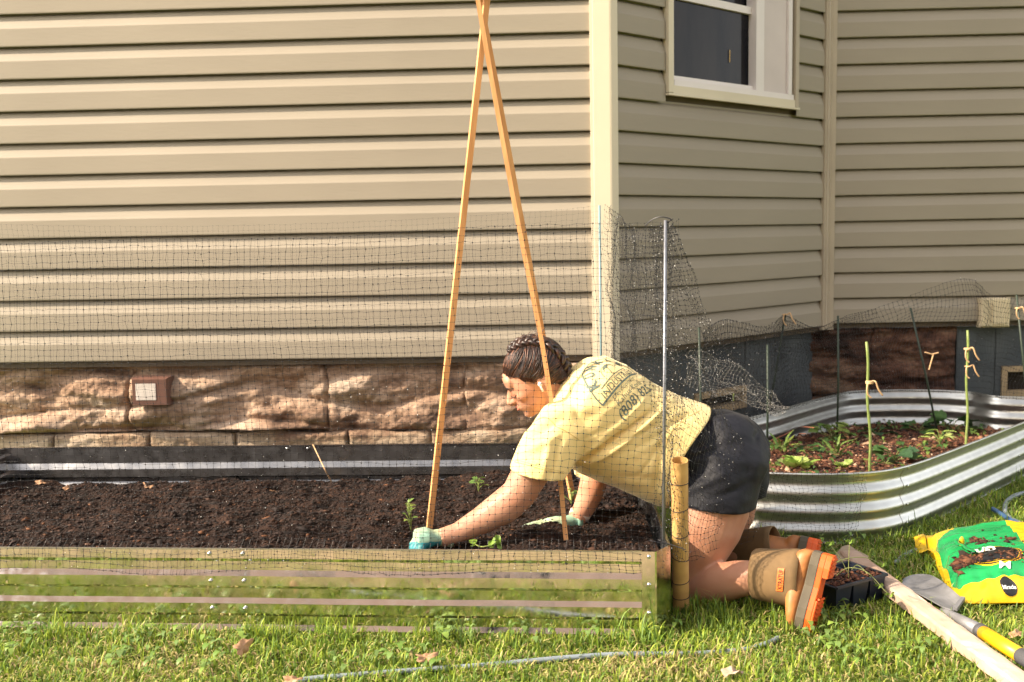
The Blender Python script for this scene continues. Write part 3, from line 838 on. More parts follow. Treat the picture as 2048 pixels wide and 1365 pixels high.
# soil of the curved bed
xs0, xs1 = min(p.x for p in path2), max(p.x for p in path2); ys0, ys1 = min(p.y for p in path2), max(p.y for p in path2)
inner = [p - nrm2[i]*0.024 for i, p in enumerate(path2)]
def soil2_h(x, y): 
    t = (y-ys0)/(ys1-ys0)
    return 0.165 - 0.105*t + 0.016*nz((x*3, y*3, 11)) + 0.010*nz((x*11, y*11, 13)) + 0.006*nz((x*31, y*31, 15)) + .004*nz((x*70, y*70, 15))
NX, NY = 150, 150; V = []; ids = {}; F = []
for j in range(NY+1):
    for i in range(NX+1):
        x = xs0 + (xs1-xs0)*i/NX; y = ys0 + (ys1-ys0)*j/NY
        V.append(Vector((x, y, soil2_h(x, y))))
for j in range(NY):
    for i in range(NX):
        c = [j*(NX+1)+i, j*(NX+1)+i+1, (j+1)*(NX+1)+i+1, (j+1)*(NX+1)+i]
        if all(inpoly(V[k].x, V[k].y, inner) for k in c): F.append(c)
m = MB(); m.v = V; m.f = F; m.mi = [0]*len(F)
o = solo('bed_mulch', m, M['mulch'], label='reddish brown mulch inside the curved corrugated bed', cat='mulch', kind='stuff', fix=False)
n = 0; P_ = []
r2 = np.random.default_rng(8)
while len(P_) < 11000:
    x = r2.uniform(xs0, xs1); y = r2.uniform(ys0, ys1)
    if inpoly(x, y, inner): P_.append((x, y, soil2_h(x, y)+0.001))
P_ = np.array(P_); n = len(P_)
sz = r2.gamma(2.0, 0.0018, n) + 0.002
sz3 = np.stack([sz*r2.uniform(.8, 2.4, n), sz*r2.uniform(.5, 1, n), sz*r2.uniform(.4, .9, n)], -1)
base = np.array([(0.12, 0.045, 0.025), (0.035, 0.017, 0.012), (0.24, 0.11, 0.06), (0.45, 0.30, 0.2)])
cols = base[r2.choice(4, n, p=[.45, .30, .19, .06])]*r2.uniform(.7, 1.25, (n, 1))
o = link('mulch_chips', scatter(P_, sz3, cols, seed=2), M['crumb']); meta(o, 'loose wood chips over the mulch of the curved bed', 'mulch', None, 'stuff')
# ------------------------------------------------------------------ netting
def net_geo(G, th=0.00045, knot=0.0013, skipu=None):
    """G: (nv, nu, 3) knot positions -> prisms along both directions + octahedral knots"""
    nv, nu, _ = G.shape
    Vs = []; Fs = []; b = 0
    tri_off = {}
    def strands(A, off):      # A: (k, n, 3) k strands
        nonlocal b
        k, n, _ = A.shape
        V = A[:, :, None, :] + off[None, None, :, :]          # k,n,3,3
        Vs.append(V.reshape(-1, 3))
        idx = b + np.arange(k*n*3).reshape(k, n, 3)
        for j in range(3):
            j2 = (j+1) % 3
            q = np.stack([idx[:, :-1, j], idx[:, :-1, j2], idx[:, 1:, j2], idx[:, 1:, j]], -1)
            Fs.append(q.reshape(-1, 4))
        b += k*n*3
    d = th
    offv = np.array([(d, 0, 0), (-d*.5, d*.87, 0), (-d*.5, -d*.87, 0)])       # for upright strands
    offh = np.array([(0, 0, d), (0, d*.87, -d*.5), (0, -d*.87, -d*.5)])
    offh = offh + np.array([(d*.3, 0, 0), (0, 0, 0), (-d*.3, 0, 0)])
    strands(np.transpose(G, (1, 0, 2)), offv)
    strands(G, offh)
    K = G.reshape(-1, 3); n = len(K)
    r = np.random.default_rng(n)
    Vk = K[:, None, :] + OCT[None]*knot*r.uniform(.7, 1.25, (n, 1, 1))
    Vs.append(Vk.reshape(-1, 3))
    F3 = (OF[None] + b + (np.arange(n)*6)[:, None, None]).reshape(-1, 3)
    return np.concatenate(Vs), np.concatenate(Fs), F3
def net_obj(name, Gs, mat, parent, th=0.00045, knot=0.0013):
    V = []; F4 = []; F3 = []; o_ = 0
    for G in Gs:
        v, q, t = net_geo(np.asarray(G, float), th, knot); V.append(v); F4.append(q+o_); F3.append(t+o_); o_ += len(v)
    V = np.concatenate(V); F4 = np.concatenate(F4); F3 = np.concatenate(F3)
    off = np.array(ROOTLOC[parent.name]); V = V - off
    me = bpy.data.meshes.new(name); m4, m3 = len(F4), len(F3)
    me.vertices.add(len(V)); me.vertices.foreach_set('co', V.astype(np.float32).ravel())
    me.loops.add(m4*4 + m3*3); me.loops.foreach_set('vertex_index', np.concatenate([F4.ravel(), F3.ravel()]).astype(np.int32))
    me.polygons.add(m4+m3)
    me.polygons.foreach_set('loop_start', np.concatenate([np.arange(m4)*4, m4*4 + np.arange(m3)*3]).astype(np.int32))
    me.update(calc_edges=True)
    return link(name, me, mat, parent)
def net_surface(S, lu, lv, cell=0.0175, jit=0.0012, seed=0, wu=0, wv=0, skew=0.0):
    """S(u,v) in 0..1 -> Vector ; lu, lv lengths in metres"""
    nu = max(3, int(lu/cell)); nv = max(3, int(lv/cell)); r = np.random.default_rng(seed)
    G = np.zeros((nv+1, nu+1, 3))
    for j in range(nv+1):
        for i in range(nu+1):
            p = S(i/nu + skew*(j/nv-.5)/nu*nv, j/nv); G[j, i] = p
    return G + r.normal(0, jit, G.shape)*np.array([1, .8, 1])
# corner points of the netted frame
TOPZ = 1.0
PF = PZ(1326, 1093, RIM); PF.z = 0.12
post_f = PY(1331, 441, PF.y); 
PB = PZ(1213, 893, RIM); post_b = PY(1199, 411, PB.y)
netT = thing('garden_net', (bedT.location.x, bedT.location.y, RIM), 'black bird netting hung round the long bed, in front of the kneeling person', 'netting', 'bird netting')
# front sheet
A0 = FL - nf*0.004 - tf*0.02; A1 = Vector((PF.x, PF.y-0.012, 0))
def Sf(u, v):
    x = A0.lerp(A1, u)
    zt = post_f.z - 0.012*math.sin(u*PI)*1.6 + 0.004*math.sin(u*17) - 0.012*(1-u)
    if u < .985: zt -= 0.0
    zb_ = 0.168 + 0.008*math.sin(u*23)
    z = zt + (zb_-zt)*v
    bulge = 0.010*math.sin(v*PI)*math.sin(u*9+1) + 0.006*math.sin(u*31 + v*5) + 0.018*v*(v > .93)
    # pulled diagonally towards the post near the right end
    k = max(0, (u-0.72)/0.28)
    z += -0.02*k*k*math.sin(v*PI)
    q = x + nf*(0.012 + bulge*0.8 + 0.012*(v > 0.93)) + tf*(0.010*math.sin(v*7 + u*5)*.7)
    return Vector((q.x, q.y, z))
G1 = net_surface(Sf, (A1-A0).length, 0.86, seed=1)
# back sheet
B0 = BLr + tb*0.01; B1 = Vector((post_b.x, post_b.y, 0))
def Sb(u, v):
    x = B0.lerp(B1, u); zt = post_b.z - 0.035*math.sin(u*PI)**.7 - .02*(1-u); z = zt + (0.20-zt)*v
    q = x + nb*(0.01*math.sin(u*8 + v*4)) + tb*(0.008*math.sin(v*6+u*3))
    return Vector((q.x, q.y, z))
G2 = net_surface(Sb, (B1-B0).length, 0.85, cell=0.019, seed=2)
# end sheet (right), crumpled in two layers
E1 = Vector((PF.x, PF.y, 0)); E2 = Vector((post_b.x, post_b.y, 0))
def Se(lay):
    def f(u, v):
        x = E1.lerp(E2, u); zt = post_f.z + (post_b.z-post_f.z)*u - 0.05*math.sin(u*PI); z = zt + (0.18-zt)*v
        cr = 0.030*nz((u*4, v*3, lay*5)) + 0.018*nz((u*9, v*8, lay*7+1))
        q = x + ne*(0.02 + cr + lay*0.02)
        return Vector((q.x + 0.02*nz((u*5, v*6, lay+20)), q.y, z + 0.03*nz((u*5, v*5, lay*3+8))*math.sin(v*PI)))
    return f
G3 = net_surface(Se(0), 0.95, 0.85, seed=3); G4 = net_surface(Se(1), 0.85, 0.85, seed=4)
net_obj('mesh_sheet', [G1], M['net'], netT, th=0.00036, knot=0.0019)
net_obj('mesh_sheet', [G2], M['net'], netT, th=0.00022, knot=0.0012)
net_obj('mesh_sheet', [G3, G4], M['net'], netT, th=0.00026, knot=0.0017)
# loose tail of the net: fans out from the top of the front post to the right, then hangs over the person's hips
top = post_f + Vector((0.012, 0.0, 0.004))
def tail(lay):
    L_ = [PY(1345, 452, 2.56), PY(1372, 520, 2.62), PY(1400, 590, 2.70), PY(1425, 660, 2.80), PY(1470, 720, 2.95), PY(1530, 780, 3.05)]
    Lc = catmull(L_, 6)
    def f(u, v):
        k = v*(len(Lc)-1); i = min(int(k), len(Lc)-2); p = Lc[i].lerp(Lc[i+1], k-i)
        q = E1.lerp(E2, 0.25+0.2*lay); q = Vector((post_f.x - 0.01, post_f.y + 0.10 + .1*lay, p.z - 0.05*v))
        r_ = p.lerp(q, u)
        amp = 0.035*v + 0.006
        return r_ + Vector((amp*nz((u*4, v*5, lay*9)), 0.05*nz((u*3, v*4, lay*4+2)), amp*nz((u*4, v*4, lay*9+5))))
    return f
G5 = net_surface(tail(0), 0.30, 0.72, cell=0.0165, seed=6); G6 = net_surface(tail(1), 0.26, 0.70, cell=0.0165, seed=7)
net_obj('loose_tail', [G5, G6], M['net'], netT, th=0.00026, knot=0.0017)

# second net: on stakes round the curved bed
net2 = thing('garden_net', (cen2.x, cen2.y, RIM2), 'black bird netting propped on thin stakes along the back of the curved bed', 'netting', 'bird netting')
stk = [(1398, 655, 1400, 880, 3.55), (1535, 690, 1533, 885, 3.85), (1571, 628, 1540, 800, 4.30), (1676, 632, 1674, 845, 4.28), (1821, 616, 1867, 832, 4.32), (2033, 590, 2052, 800, 4.25)]
edge = [PY(1405, 668, 3.3), PY(1450, 640, 3.7), PY(1530, 655, 4.1), PY(1571, 632, 4.3), PY(1625, 655, 4.30), PY(1676, 640, 4.3), PY(1745, 620, 4.32), PY(1850, 578, 4.30), PY(1940, 560, 4.30), PY(1985, 592, 4.28), PY(2060, 600, 4.25), PY(2150, 612, 4.2)]
ec_ = catmull(edge, 8)
lowpx = [(1415, 880), (1470, 850), (1552, 826), (1596, 812), (1663, 794), (1716, 785), (1780, 782), (1843, 783), (1938, 787), (1975, 790), (2010, 797), (2100, 805)]
lc_ = catmull([PZ(x, y, RIM2) for x, y in lowpx], 8)
def S2(lay):
    def f(u, v):
        k = u*(len(ec_)-1); i = min(int(k), len(ec_)-2); a = ec_[i].lerp(ec_[i+1], k-i)
        k = u*(len(lc_)-1); i = min(int(k), len(lc_)-2); b = lc_[i].lerp(lc_[i+1], k-i)
        p = a.lerp(b, v)
        am = 0.05*math.sin(v*PI) + 0.012
        return p + Vector((am*nz((u*9, v*3, lay*9)), am*nz((u*7, v*4, lay*4+2)) - 0.01*lay, am*0.8*nz((u*9, v*4, lay*9+5))))
    return f
L2 = sum((ec_[i+1]-ec_[i]).length for i in range(len(ec_)-1))
G7 = net_surface(S2(0), L2, 0.36, cell=0.0175, seed=11)
G8 = net_surface(lambda u, v: S2(1)(u*0.55, v), L2*0.55, 0.36, cell=0.0175, seed=12)
net_obj('mesh_sheet', [G7, G8], M['net'], net2, th=0.00060, knot=0.0024)
# tangled fold behind the person's back, its glint painted as pale strands
f1 = catmull([PY(1380, 700, 3.0), PY(1440, 715, 3.2), PY(1500, 750, 3.3), PY(1545, 790, 3.4), PY(1575, 815, 3.5)], 8)
f2 = catmull([PY(1370, 770, 2.98), PY(1420, 790, 3.1), PY(1470, 800, 3.2), PY(1515, 815, 3.3), PY(1560, 830, 3.4)], 8)
def S3(u, v):
    k = u*(len(f1)-1); i = min(int(k), len(f1)-2)
    p = f1[i].lerp(f1[i+1], k-i).lerp(f2[i].lerp(f2[i+1], k-i), v)
    return p + Vector((.02*nz((u*6, v*5, 2)), .04*nz((u*5, v*5, 4)), .02*nz((u*6, v*5, 6))))
net_obj('glint_fold', [net_surface(S3, 0.42, 0.16, cell=0.012, seed=14)], M['net_pale'], net2, th=0.00035, knot=0.0012)
# third: loose net draped from the cardboard tube across the front of the curved bed
net3 = thing('garden_net', PZ(1560, 1075, 0.0), 'loose black netting trailing over the hips and the front of the curved bed', 'netting', 'bird netting')
d1 = catmull([PY(1352, 700, 2.50), PY(1400, 760, 2.52), PY(1470, 860, 2.60), PY(1545, 935, 2.95), PY(1640, 940, 3.02), PY(1735, 948, 3.08)], 8)
d2 = catmull([PY(1348, 1110, 2.49), PY(1400, 1120, 2.50), PY(1465, 1085, 2.72), PY(1560, 1085, 2.97), PY(1640, 1090, 3.00), PY(1710, 1082, 3.05)], 8)
def S4(u, v):
    k = u*(len(d1)-1); i = min(int(k), len(d1)-2)
    p = d1[i].lerp(d1[i+1], k-i).lerp(d2[i].lerp(d2[i+1], k-i), v)
    return p + Vector((.022*nz((u*6, v*5, 22)), .012*nz((u*5, v*5, 24)), .022*nz((u*6, v*5, 26))))
net_obj('draped_sheet', [net_surface(S4, 0.80, 0.40, cell=0.0175, seed=15)], M['net'], net3, th=0.00036, knot=0.0016)
# white specks painting light glints across the mesh
def glint_specks(Gs, frac, seed, parent, r0=0.0010):
    r = np.random.default_rng(seed); P = np.concatenate([np.asarray(G).reshape(-1, 3) for G in Gs]); P = P[r.random(len(P)) < frac]
    P = P + r.normal(0, .0035, P.shape); n = len(P)
    me = scatter(P - np.array(ROOTLOC[parent.name]), r0*r.uniform(.5, 1.3, n), np.ones((n, 3)), flat=(1, 1, 1.2), seed=seed, name='net_glints')
    o = link('net_glints', me, M['drop'], parent); o['kind'] = 'stuff'; return o
glint_specks([G1[22:], ], .10, 31, netT, .0009); glint_specks([G3, G4, G5, G6], .14, 32, netT); glint_specks([G7, G8], .16, 33, net2, .0009)
G9 = net_surface(S4, 0.80, 0.40, cell=0.0175, seed=15); glint_specks([G9], .30, 34, net3, .0010); glint_specks([net_surface(S3, 0.42, 0.16, cell=0.010, seed=14)], .22, 35, net2, .0009)
# long loose threads
m = MB()
for a, b, sag in ((PY(1338, 442, 2.5), PY(1300, 447, 2.6), .01), (PZ(1315, 1100, RIM), PY(1300, 1092, 2.5), .0)):
    pass

# ------------------------------------------------------------------ posts, stakes
m = MB(); m.loft([Vector((PF.x, PF.y, 0.10)), post_f], 0.0039, n=10)
o = solo('net_post', m, M['steel'], 'slim silver metal post at the front right corner of the long bed', 'post', 'net posts', smooth=True)
m = MB(); m.loft([Vector((post_b.x, post_b.y, 0.10)), post_b], 0.0040, n=8)
solo('net_post', m, material('blue_grey_post', (0.16, 0.26, 0.28), 0.5), 'slim blue grey post behind the person in front of the cream corner board', 'post', 'net posts', smooth=True)
# dark twist at the post top
m = MB(); m.loft(catmull([post_f + Vector((-.045, .02, -.012)), post_f + Vector((-.03, .01, .002)), post_f + Vector((-.01, 0, .008)), post_f + Vector((.012, -.004, .002)), post_f + Vector((.004, .004, -.006)), post_f + Vector((.018, 0, .003))], 6), 0.0014, n=6)
solo('tie_wire', m, M['wire'], 'dark twist of wire tying the net to the tip of the silver post', 'wire')
m = MB(); q = Vector((PF.x, PF.y, RIM+0.012))
m.loft(catmull([q + Vector((-.035, .0, .004)), q + Vector((-.01, -.008, 0)), q + Vector((.006, -.007, -.003)), q + Vector((.007, .006, 0)), q + Vector((-.006, .007, .003)), q + Vector((-.008, -.006, .004)), q + Vector((.05, -.03, -.012))], 6), 0.0010, n=6)
solo('tie_wire', m, M['wire'], 'dark wire loop round the foot of the silver post at the bed rim', 'wire')

labs = ['dark thin stake behind the person at the net edge, leftmost by the curved bed', 'dark stake rising from the left end of the curved bed rim', 'leaning dark stake with an orange twine knot at its tip, before the inside corner', 'upright dark stake at the back rim of the curved bed, left of the leaning one', 'dark stake leaning left at the back of the curved bed under the raised net', 'dark green stake at far right beside the cream outlet box']
for (x0, y0, x1, y1, Y), lb in zip(stk, labs):
    a = PY(x0, y0, Y); b = PY(x1, y1, Y); dirv = (b-a).normalized(); b2 = b + dirv*((0.04-b.z)/dirv.z) if dirv.z < 0 else b
    m = MB(); m.loft([a, a.lerp(b2, .5) + Vector((.004, 0, 0)), b2], [0.0042, 0.0045, 0.0045], n=8)
    solo('plant_stake', m, M['dstake'], lb, 'stake', 'garden stakes', smooth=True)
tan_ = []
def twine(p, label, seed, s=1.0, loops=2):
    r = random.Random(seed); pts_ = []
    for k in range(loops*6+1):
        a = k*PI/3; pts_.append(p + Vector((0.007*math.cos(a)*s, 0.007*math.sin(a)*s, 0.002*k/6*s)))
    tails = [p + Vector((0.012, -0.004, 0.004))*s, p + Vector((0.018, -0.005, -0.012))*s, p + Vector((0.028, -0.004, -0.026))*s]
    m = MB(); m.loft(catmull(pts_ + tails, 4), 0.0020*s, n=6)
    m2 = [p + Vector((-.006, -.006, 0))*s, p + Vector((-.008, -.008, -.012))*s, p + Vector((-.004, -.006, -.024))*s, p + Vector((.002, -.007, -.030))*s]
    m.loft(catmull(m2, 4), 0.0018*s, n=6)
    return solo('twine_knot', m, M['twine'], label, 'twine', 'twine knots on the stakes', smooth=True)
for (x0, y0, x1, y1, Y, kn, lb) in ((1733, 684, 1743, 948, 3.35, (1737, 768), 'bright green stake with one twine knot in the middle of the curved bed'), (1935, 661, 1934, 892, 3.75, (1937, 705), 'tallest bright green stake, right, with two twine knots in the curved bed')):
    a = PY(x0, y0, Y); b = PY(x1, y1, Y); b.z = min(b.z, 0.10)
    m = MB(); K = 14; m.loft([a.lerp(b, i/K) + Vector((0.003*math.sin(i*.9), 0, 0)) for i in range(K+1)], [0.0044 + 0.0006*(i % 2) for i in range(K+1)], n=8)
    solo('plant_stake', m, M['gstake'], lb, 'stake', 'garden stakes', smooth=True)
twine(PY(1739, 768, 3.34), 'frayed tan twine knot on the middle green stake', 1, 1.5, 3)
twine(PY(1935, 700, 3.74), 'upper tan twine knot on the right green stake', 2, 1.5, 2)
twine(PY(1936, 734, 3.74), 'lower tan twine knot on the right green stake', 3, 1.4, 1)
twine(PY(1571, 630, 4.29), 'orange tan twine at the tip of the leaning dark stake', 4, 1.5, 1)
twine(PY(2036, 618, 4.24), 'tan twine on the dark green stake at far right', 5, 1.4, 2)
m = MB(); p = [PY(1850, 705, 4.2), PY(1864, 709, 4.2), PY(1877, 706, 4.2)]
m.loft(p, 0.0030, n=6); m.loft([PY(1867, 708, 4.2), PY(1863, 722, 4.2), PY(1858, 740, 4.2)], 0.0028, n=6)
solo('twine_piece', m, M['twine'], 'T shaped scrap of tan twine caught in the net before the dark stones', 'twine')

# tripod of cedar stakes
apex_z = PY(968, 12, 2.78)
def stake(a, b, w, h, hint, label):
    m = MB(); m.beam(a, b, w, h, up=hint, bev=0.0012)
    return solo('wooden_stake', m, M['cedar'], label, 'stake', 'cedar stakes of the tripod')
sA0 = PY(857, 1064, 2.86); sA0.z = max(0.13, sA0.z-0.03); sA1 = PY(978, -42, 2.80)
stake(sA0, sA1, 0.0165, 0.0165, (0.25, -1, 0), 'cedar stake slanting down left beside the gloved hand')
sB0 = PY(1133, 1101, 2.60); sB0 = sB0 + (sB0 - PY(958, -42, 2.775)).normalized()*0.02; sB1 = PY(957, -42, 2.775)
Bp = [(949, -42, 2.775), (959, 20, 2.77), (987, 180, 2.765), (1029, 410, 2.74), (1071, 620, 2.70), (1089, 717, 2.68), (1112, 874, 2.64), (1130, 1060, 2.61), (1135, 1106, 2.60)]
m = MB(); cc = catmull([PY(*q) for q in Bp], 4); m.loft(cc, [0.0088]*len(cc), [0.0080]*len(cc), n=4, hint=(1, 1, 0))
solo('wooden_stake', m, M['cedar'], 'thin bowed cedar stake passing in front of the face and shoulder', 'stake', 'cedar stakes of the tripod')
sC0 = PY(1148, 1012, 3.14); sC1 = PY(951, -42, 2.83)
stake(sC0, sC1, 0.0165, 0.0165, (0.4, -1, 0), 'rear cedar stake running down behind the head and torso')
m = MB(); q = PY(966, -6, 2.80)
for k in range(3): m.loft([q + Vector((0.024*math.cos(a), 0.030*math.sin(a), 0.006*k + .004*math.sin(a))) for a in np.linspace(0, 2*PI, 15)[:-1]], 0.0028, n=6, closed=True)
solo('twine_lashing', m, M['twine'], 'twine lashing round the top of the three cedar stakes', 'twine', smooth=True)

# cardboard tube, bound with wire
tb0 = PY(1362, 1222, 2.58); tb0.z = 0.0; tb1 = PY(1359, 921, 2.47)
tube = thing('cardboard_tube', tb0, 'upright yellow cardboard tube bound with black wire at the bed corner', 'tube')
ax = (tb1 - tb0); L = ax.length; ax.normalize()
m = MB(); K = 26; ro, ri = 0.0208, 0.0188
cs = [tb0 + ax*(L*i/K) for i in range(K+1)]
wob = [1 + 0.012*math.sin(i*2.2) for i in range(K+1)]
m.loft(cs, [ro*w_ for w_ in wob], n=28, cap=False)
m.loft(cs, [ri]*(K+1), n=28, cap=False)
# annular lip
t_ = ax; a = Vector((0, 1, 0)); a = (a - t_*a.dot(t_)).normalized(); b = t_.cross(a)
def ringp(c, r): return [c + a*(r*math.cos(2*PI*j/28)) + b*(r*math.sin(2*PI*j/28)) for j in range(28)]
for c, rr in ((cs[-1], ro*wob[-1]), (cs[0], ro*wob[0])):
    R1 = ringp(c, rr); R2 = ringp(c, ri); m.add(R1+R2, [(j, (j+1) % 28, 28+(j+1) % 28, 28+j) for j in range(28)])
part('tube_body', m, M['paper_tube'], tube, smooth=True, fix=False)
for py in (966, 1015, 1064, 1112, 1160, 1192):
    f = (1222-py)/(1222-924); c = tb0 + ax*(L*f)
    mm = MB(); mm.loft([c + a*((ro+.0008)*math.cos(t)) + b*((ro+.0008)*math.sin(t)) + ax*(0.0035*math.sin(t+py)) for t in np.linspace(0, 2*PI, 25)[:-1]], 0.0010, n=5, closed=True)
    part('binding_wire', mm, M['wire'], tube, smooth=True)
mm = MB(); mm.loft(catmull([tb0 + ax*(L*.37) + Vector((.021, -.004, 0)), PY(1392, 1112, 2.53), PY(1410, 1116, 2.50)], 5), 0.0008, n=5)
part('wire_tail', mm, M['wire'], tube)
# crease near the top of the tube
# ------------------------------------------------------------------ the gardener
pr_ = PZ(1400, 1215, 0.0)
person = thing('person', (pr_.x, pr_.y, 0), 'person in yellow t-shirt and dark shorts kneeling over the bed, gloved hands in the soil', 'person')
HY = 2.80
FW = Vector((-0.86, -0.03, -0.50)).normalized()           # face direction
LS = Vector((0.03, -1, 0.0)); LS = (LS - FW*LS.dot(FW)).normalized()   # her left side (towards the camera)
UP = FW.cross(LS).normalized()
if UP.z < 0: UP = -UP
HO = PY(1077, 757, HY)
HS = 1.0
def H(x, y, z): return HO + (FW*x + LS*y + UP*z)*HS
def Hv(x, y, z): return (FW*x + LS*y + UP*z)*HS
def hell(mb, c, r, tilt=None, nu=20, nv=14):
    mb.ell(H(*c), Hv(r[0], 0, 0), Hv(0, r[1], 0), Hv(0, 0, r[2]), nu, nv)

body = MB()
# head: cranium, face mass, jaw, brow, nose, lips, chin, cheeks, ear
hell(body, (-0.006, 0, 0.030), (0.086, 0.070, 0.074))
hell(body, (0.030, 0, 0.004), (0.060, 0.060, 0.072))
hell(body, (0.038, 0, -0.030), (0.048, 0.052, 0.050))
hell(body, (0.050, 0, -0.056), (0.033, 0.032, 0.026))
hell(body, (0.068, 0, -0.067), (0.018, 0.019, 0.016))       # chin
hell(body, (0.070, 0, -0.040), (0.020, 0.028, 0.020))       # mouth mass
hell(body, (0.072, 0, 0.034), (0.018, 0.046, 0.030))        # forehead
hell(body, (0.079, 0.018, 0.020), (0.0095, 0.020, 0.0065)); hell(body, (0.079, -0.018, 0.020), (0.0095, 0.020, 0.0065))   # brow ridge
for s in (1, -1):
    hell(body, (0.052, 0.036*s, -0.012), (0.026, 0.020, 0.020))   # cheek
    hell(body, (0.0705, 0.026*s, 0.0035), (0.0135, 0.0150, 0.0095))   # lowered eyelid
body.loft([H(0.080, 0, 0.018), H(0.088, 0, 0.006), H(0.098, 0, -0.008), H(0.105, 0, -0.016), H(0.100, 0, -0.022), H(0.082, 0, -0.026)],
          [0.006, 0.0075, 0.0095, 0.0105, 0.0105, 0.008], [0.007, 0.008, 0.0085, 0.0085, 0.007, 0.005], hint=LS, n=12)
hell(body, (0.092, 0.0095, -0.0195), (0.010, 0.0065, 0.0065)); hell(body, (0.092, -0.0095, -0.0195), (0.010, 0.0065, 0.0065))
hell(body, (0.0885, 0, -0.0375), (0.0065, 0.018, 0.0042)); hell(body, (0.0865, 0, -0.0465), (0.0065, 0.016, 0.0050))
for s in (1, -1):   # ears
    pts_ = [H(-0.004 + 0.013*math.cos(a) - 0.004, 0.0735*s + 0.004*s*math.cos(a+2.2), 0.000 + 0.026*math.sin(a) - .004) for a in np.linspace(-0.4*PI, 1.35*PI, 12)]
    body.loft(pts_, [0.0048]*12, [0.0042]*12, hint=LS, n=8)
    hell(body, (-0.006, 0.0700*s, -0.004), (0.013, 0.006, 0.022))
    hell(body, (0.000, 0.0700*s, -0.027), (0.007, 0.006, 0.008))
# neck, torso core (hidden by the shirt)
NK = PY(1112, 800, 2.80)
body.loft([H(-0.006, 0, -0.010), H(-0.022, 0, -0.060), NK, PY(1150, 820, 2.80)], [0.052, 0.050, 0.052, 0.075], n=20)
body.loft([PY(1115, 805, 2.80), PY(1160, 825, 2.81), PY(1230, 850, 2.82), PY(1300, 870, 2.83), PY(1380, 890, 2.84), PY(1455, 915, 2.85)],
          [0.07, 0.13, 0.130, 0.115, 0.120, 0.125], [0.04, 0.085, 0.095, 0.085, 0.085, 0.075], n=24)
# near arm
NA_ = [PY(1120, 838, 2.67), PY(1085, 905, 2.625), PY(1052, 962, 2.60), PY(1036, 990, 2.60), PY(1008, 1014, 2.60), PY(962, 1042, 2.595), PY(915, 1066, 2.58), PY(880, 1077, 2.57)]
body.loft(NA_, [0.056, 0.052, 0.046, 0.0435, 0.044, 0.036, 0.0245, 0.022], [0.056, 0.052, 0.047, 0.045, 0.0455, 0.036, 0.026, 0.024], n=20)
# far arm
body.loft([PY(1160, 850, 2.96), PY(1182, 905, 2.97), PY(1190, 955, 2.95), PY(1180, 990, 2.90), PY(1166, 1020, 2.85), PY(1150, 1044, 2.82)],
          [0.05, 0.046, 0.042, 0.037, 0.030, 0.025], n=18)
# near leg
body.loft([PY(1452, 900, 2.76), PY(1440, 950, 2.74), PY(1424, 1010, 2.725), PY(1411, 1060, 2.71), PY(1397, 1110, 2.70), PY(1386, 1150, 2.695), PY(1378, 1180, 2.69)],
          [0.06, 0.080, 0.100, 0.090, 0.072, 0.058, 0.052], [0.06, 0.085, 0.102, 0.094, 0.072, 0.058, 0.050], n=24)
body.sph(PY(1380, 1183, 2.69), 0.0505)
body.loft([PY(1376, 1180, 2.69), PY(1402, 1178, 2.665), PY(1438, 1167, 2.63), PY(1478, 1158, 2.59), PY(1520, 1153, 2.55), PY(1600, 1152, 2.50)],
          [0.048, 0.050, 0.0530, 0.0475, 0.040, 0.034], [0.044, 0.049, 0.052, 0.0475, 0.040, 0.034], n=22)
# far leg
body.loft([PY(1478, 905, 2.94), PY(1470, 960, 2.95), PY(1452, 1020, 2.96), PY(1430, 1075, 2.97), PY(1412, 1112, 2.98)],
          [0.06, 0.075, 0.085, 0.07, 0.052], n=22)
body.loft([PY(1410, 1112, 2.98), PY(1440, 1112, 2.94), PY(1480, 1104, 2.90), PY(1540, 1098, 2.86)], [0.050, 0.052, 0.046, 0.038], n=20)
bsk = remesh(body, 0.0042, 3)
part('body', bsk, M['skin'], person, smooth=True, fix=False)

# ---- eye line, brow, lips
bv = BVHTree.FromPolygons(bsk.v, bsk.f)
def onhead(x, z, s=1, lift=0.0):
    o_ = H(x, 0.13*s, z); hit = bv.ray_cast(o_, -LS*s)
    return (hit[0] + LS*s*lift) if hit[0] else None
def facing(y, z, lift=0.0):
    o_ = H(0.16, y, z); hit = bv.ray_cast(o_, -FW); return (hit[0] + FW*lift) if hit[0] else None
for s in (1, -1):
    m = MB()
    P = [facing(s*y, z, 0.0006) for y, z in ((0.012, -0.0025), (0.019, -0.0055), (0.027, -0.0070), (0.035, -0.0055), (0.0415, -0.001))]
    if all(P): m.loft(catmull(P, 4), [0.0013]*17, n=6); part('eyelashes', m, M['brow'], person)
    m = MB(); P = [facing(s*y, z, 0.0003) for y, z in ((0.010, 0.0195), (0.020, 0.0235), (0.031, 0.0235), (0.042, 0.017))]
    if all(P): m.loft(catmull(P, 4), [0.0030, .0034, .0034, .0034, .0032, .003, .003, .0028, .0026, .0024, .0022, .0018, .001][:13], [0.0016]*13, hint=UP, n=6); part('eyebrow', m, M['brow'], person)
m = MB()
for z, rr in ((-0.0375, 0.0030), (-0.0455, 0.0036)):
    P = [facing(y, z + 0.003*(abs(y)/0.016), -0.0008) for y in np.linspace(-0.0165, 0.0165, 9)]
    if all(P): m.loft(P, [rr*(1-(abs(i-4)/4)**2*.75) for i in range(9)], n=8)
part('lips', m, M['lip'], person, smooth=True)
m = MB(); e0 = onhead(0.0035, -0.004, 1, 0.001)
if e0 is None: e0 = H(0.004, 0.075, -0.004)
m.sph(e0 + LS*0.004, 0.0062); m.loft([e0 + LS*0.006, e0 + LS*0.0065 + Hv(0.004, 0, -0.020)], [0.0030, 0.0026], n=10)
part('earbud', m, M['white'], person, smooth=True)

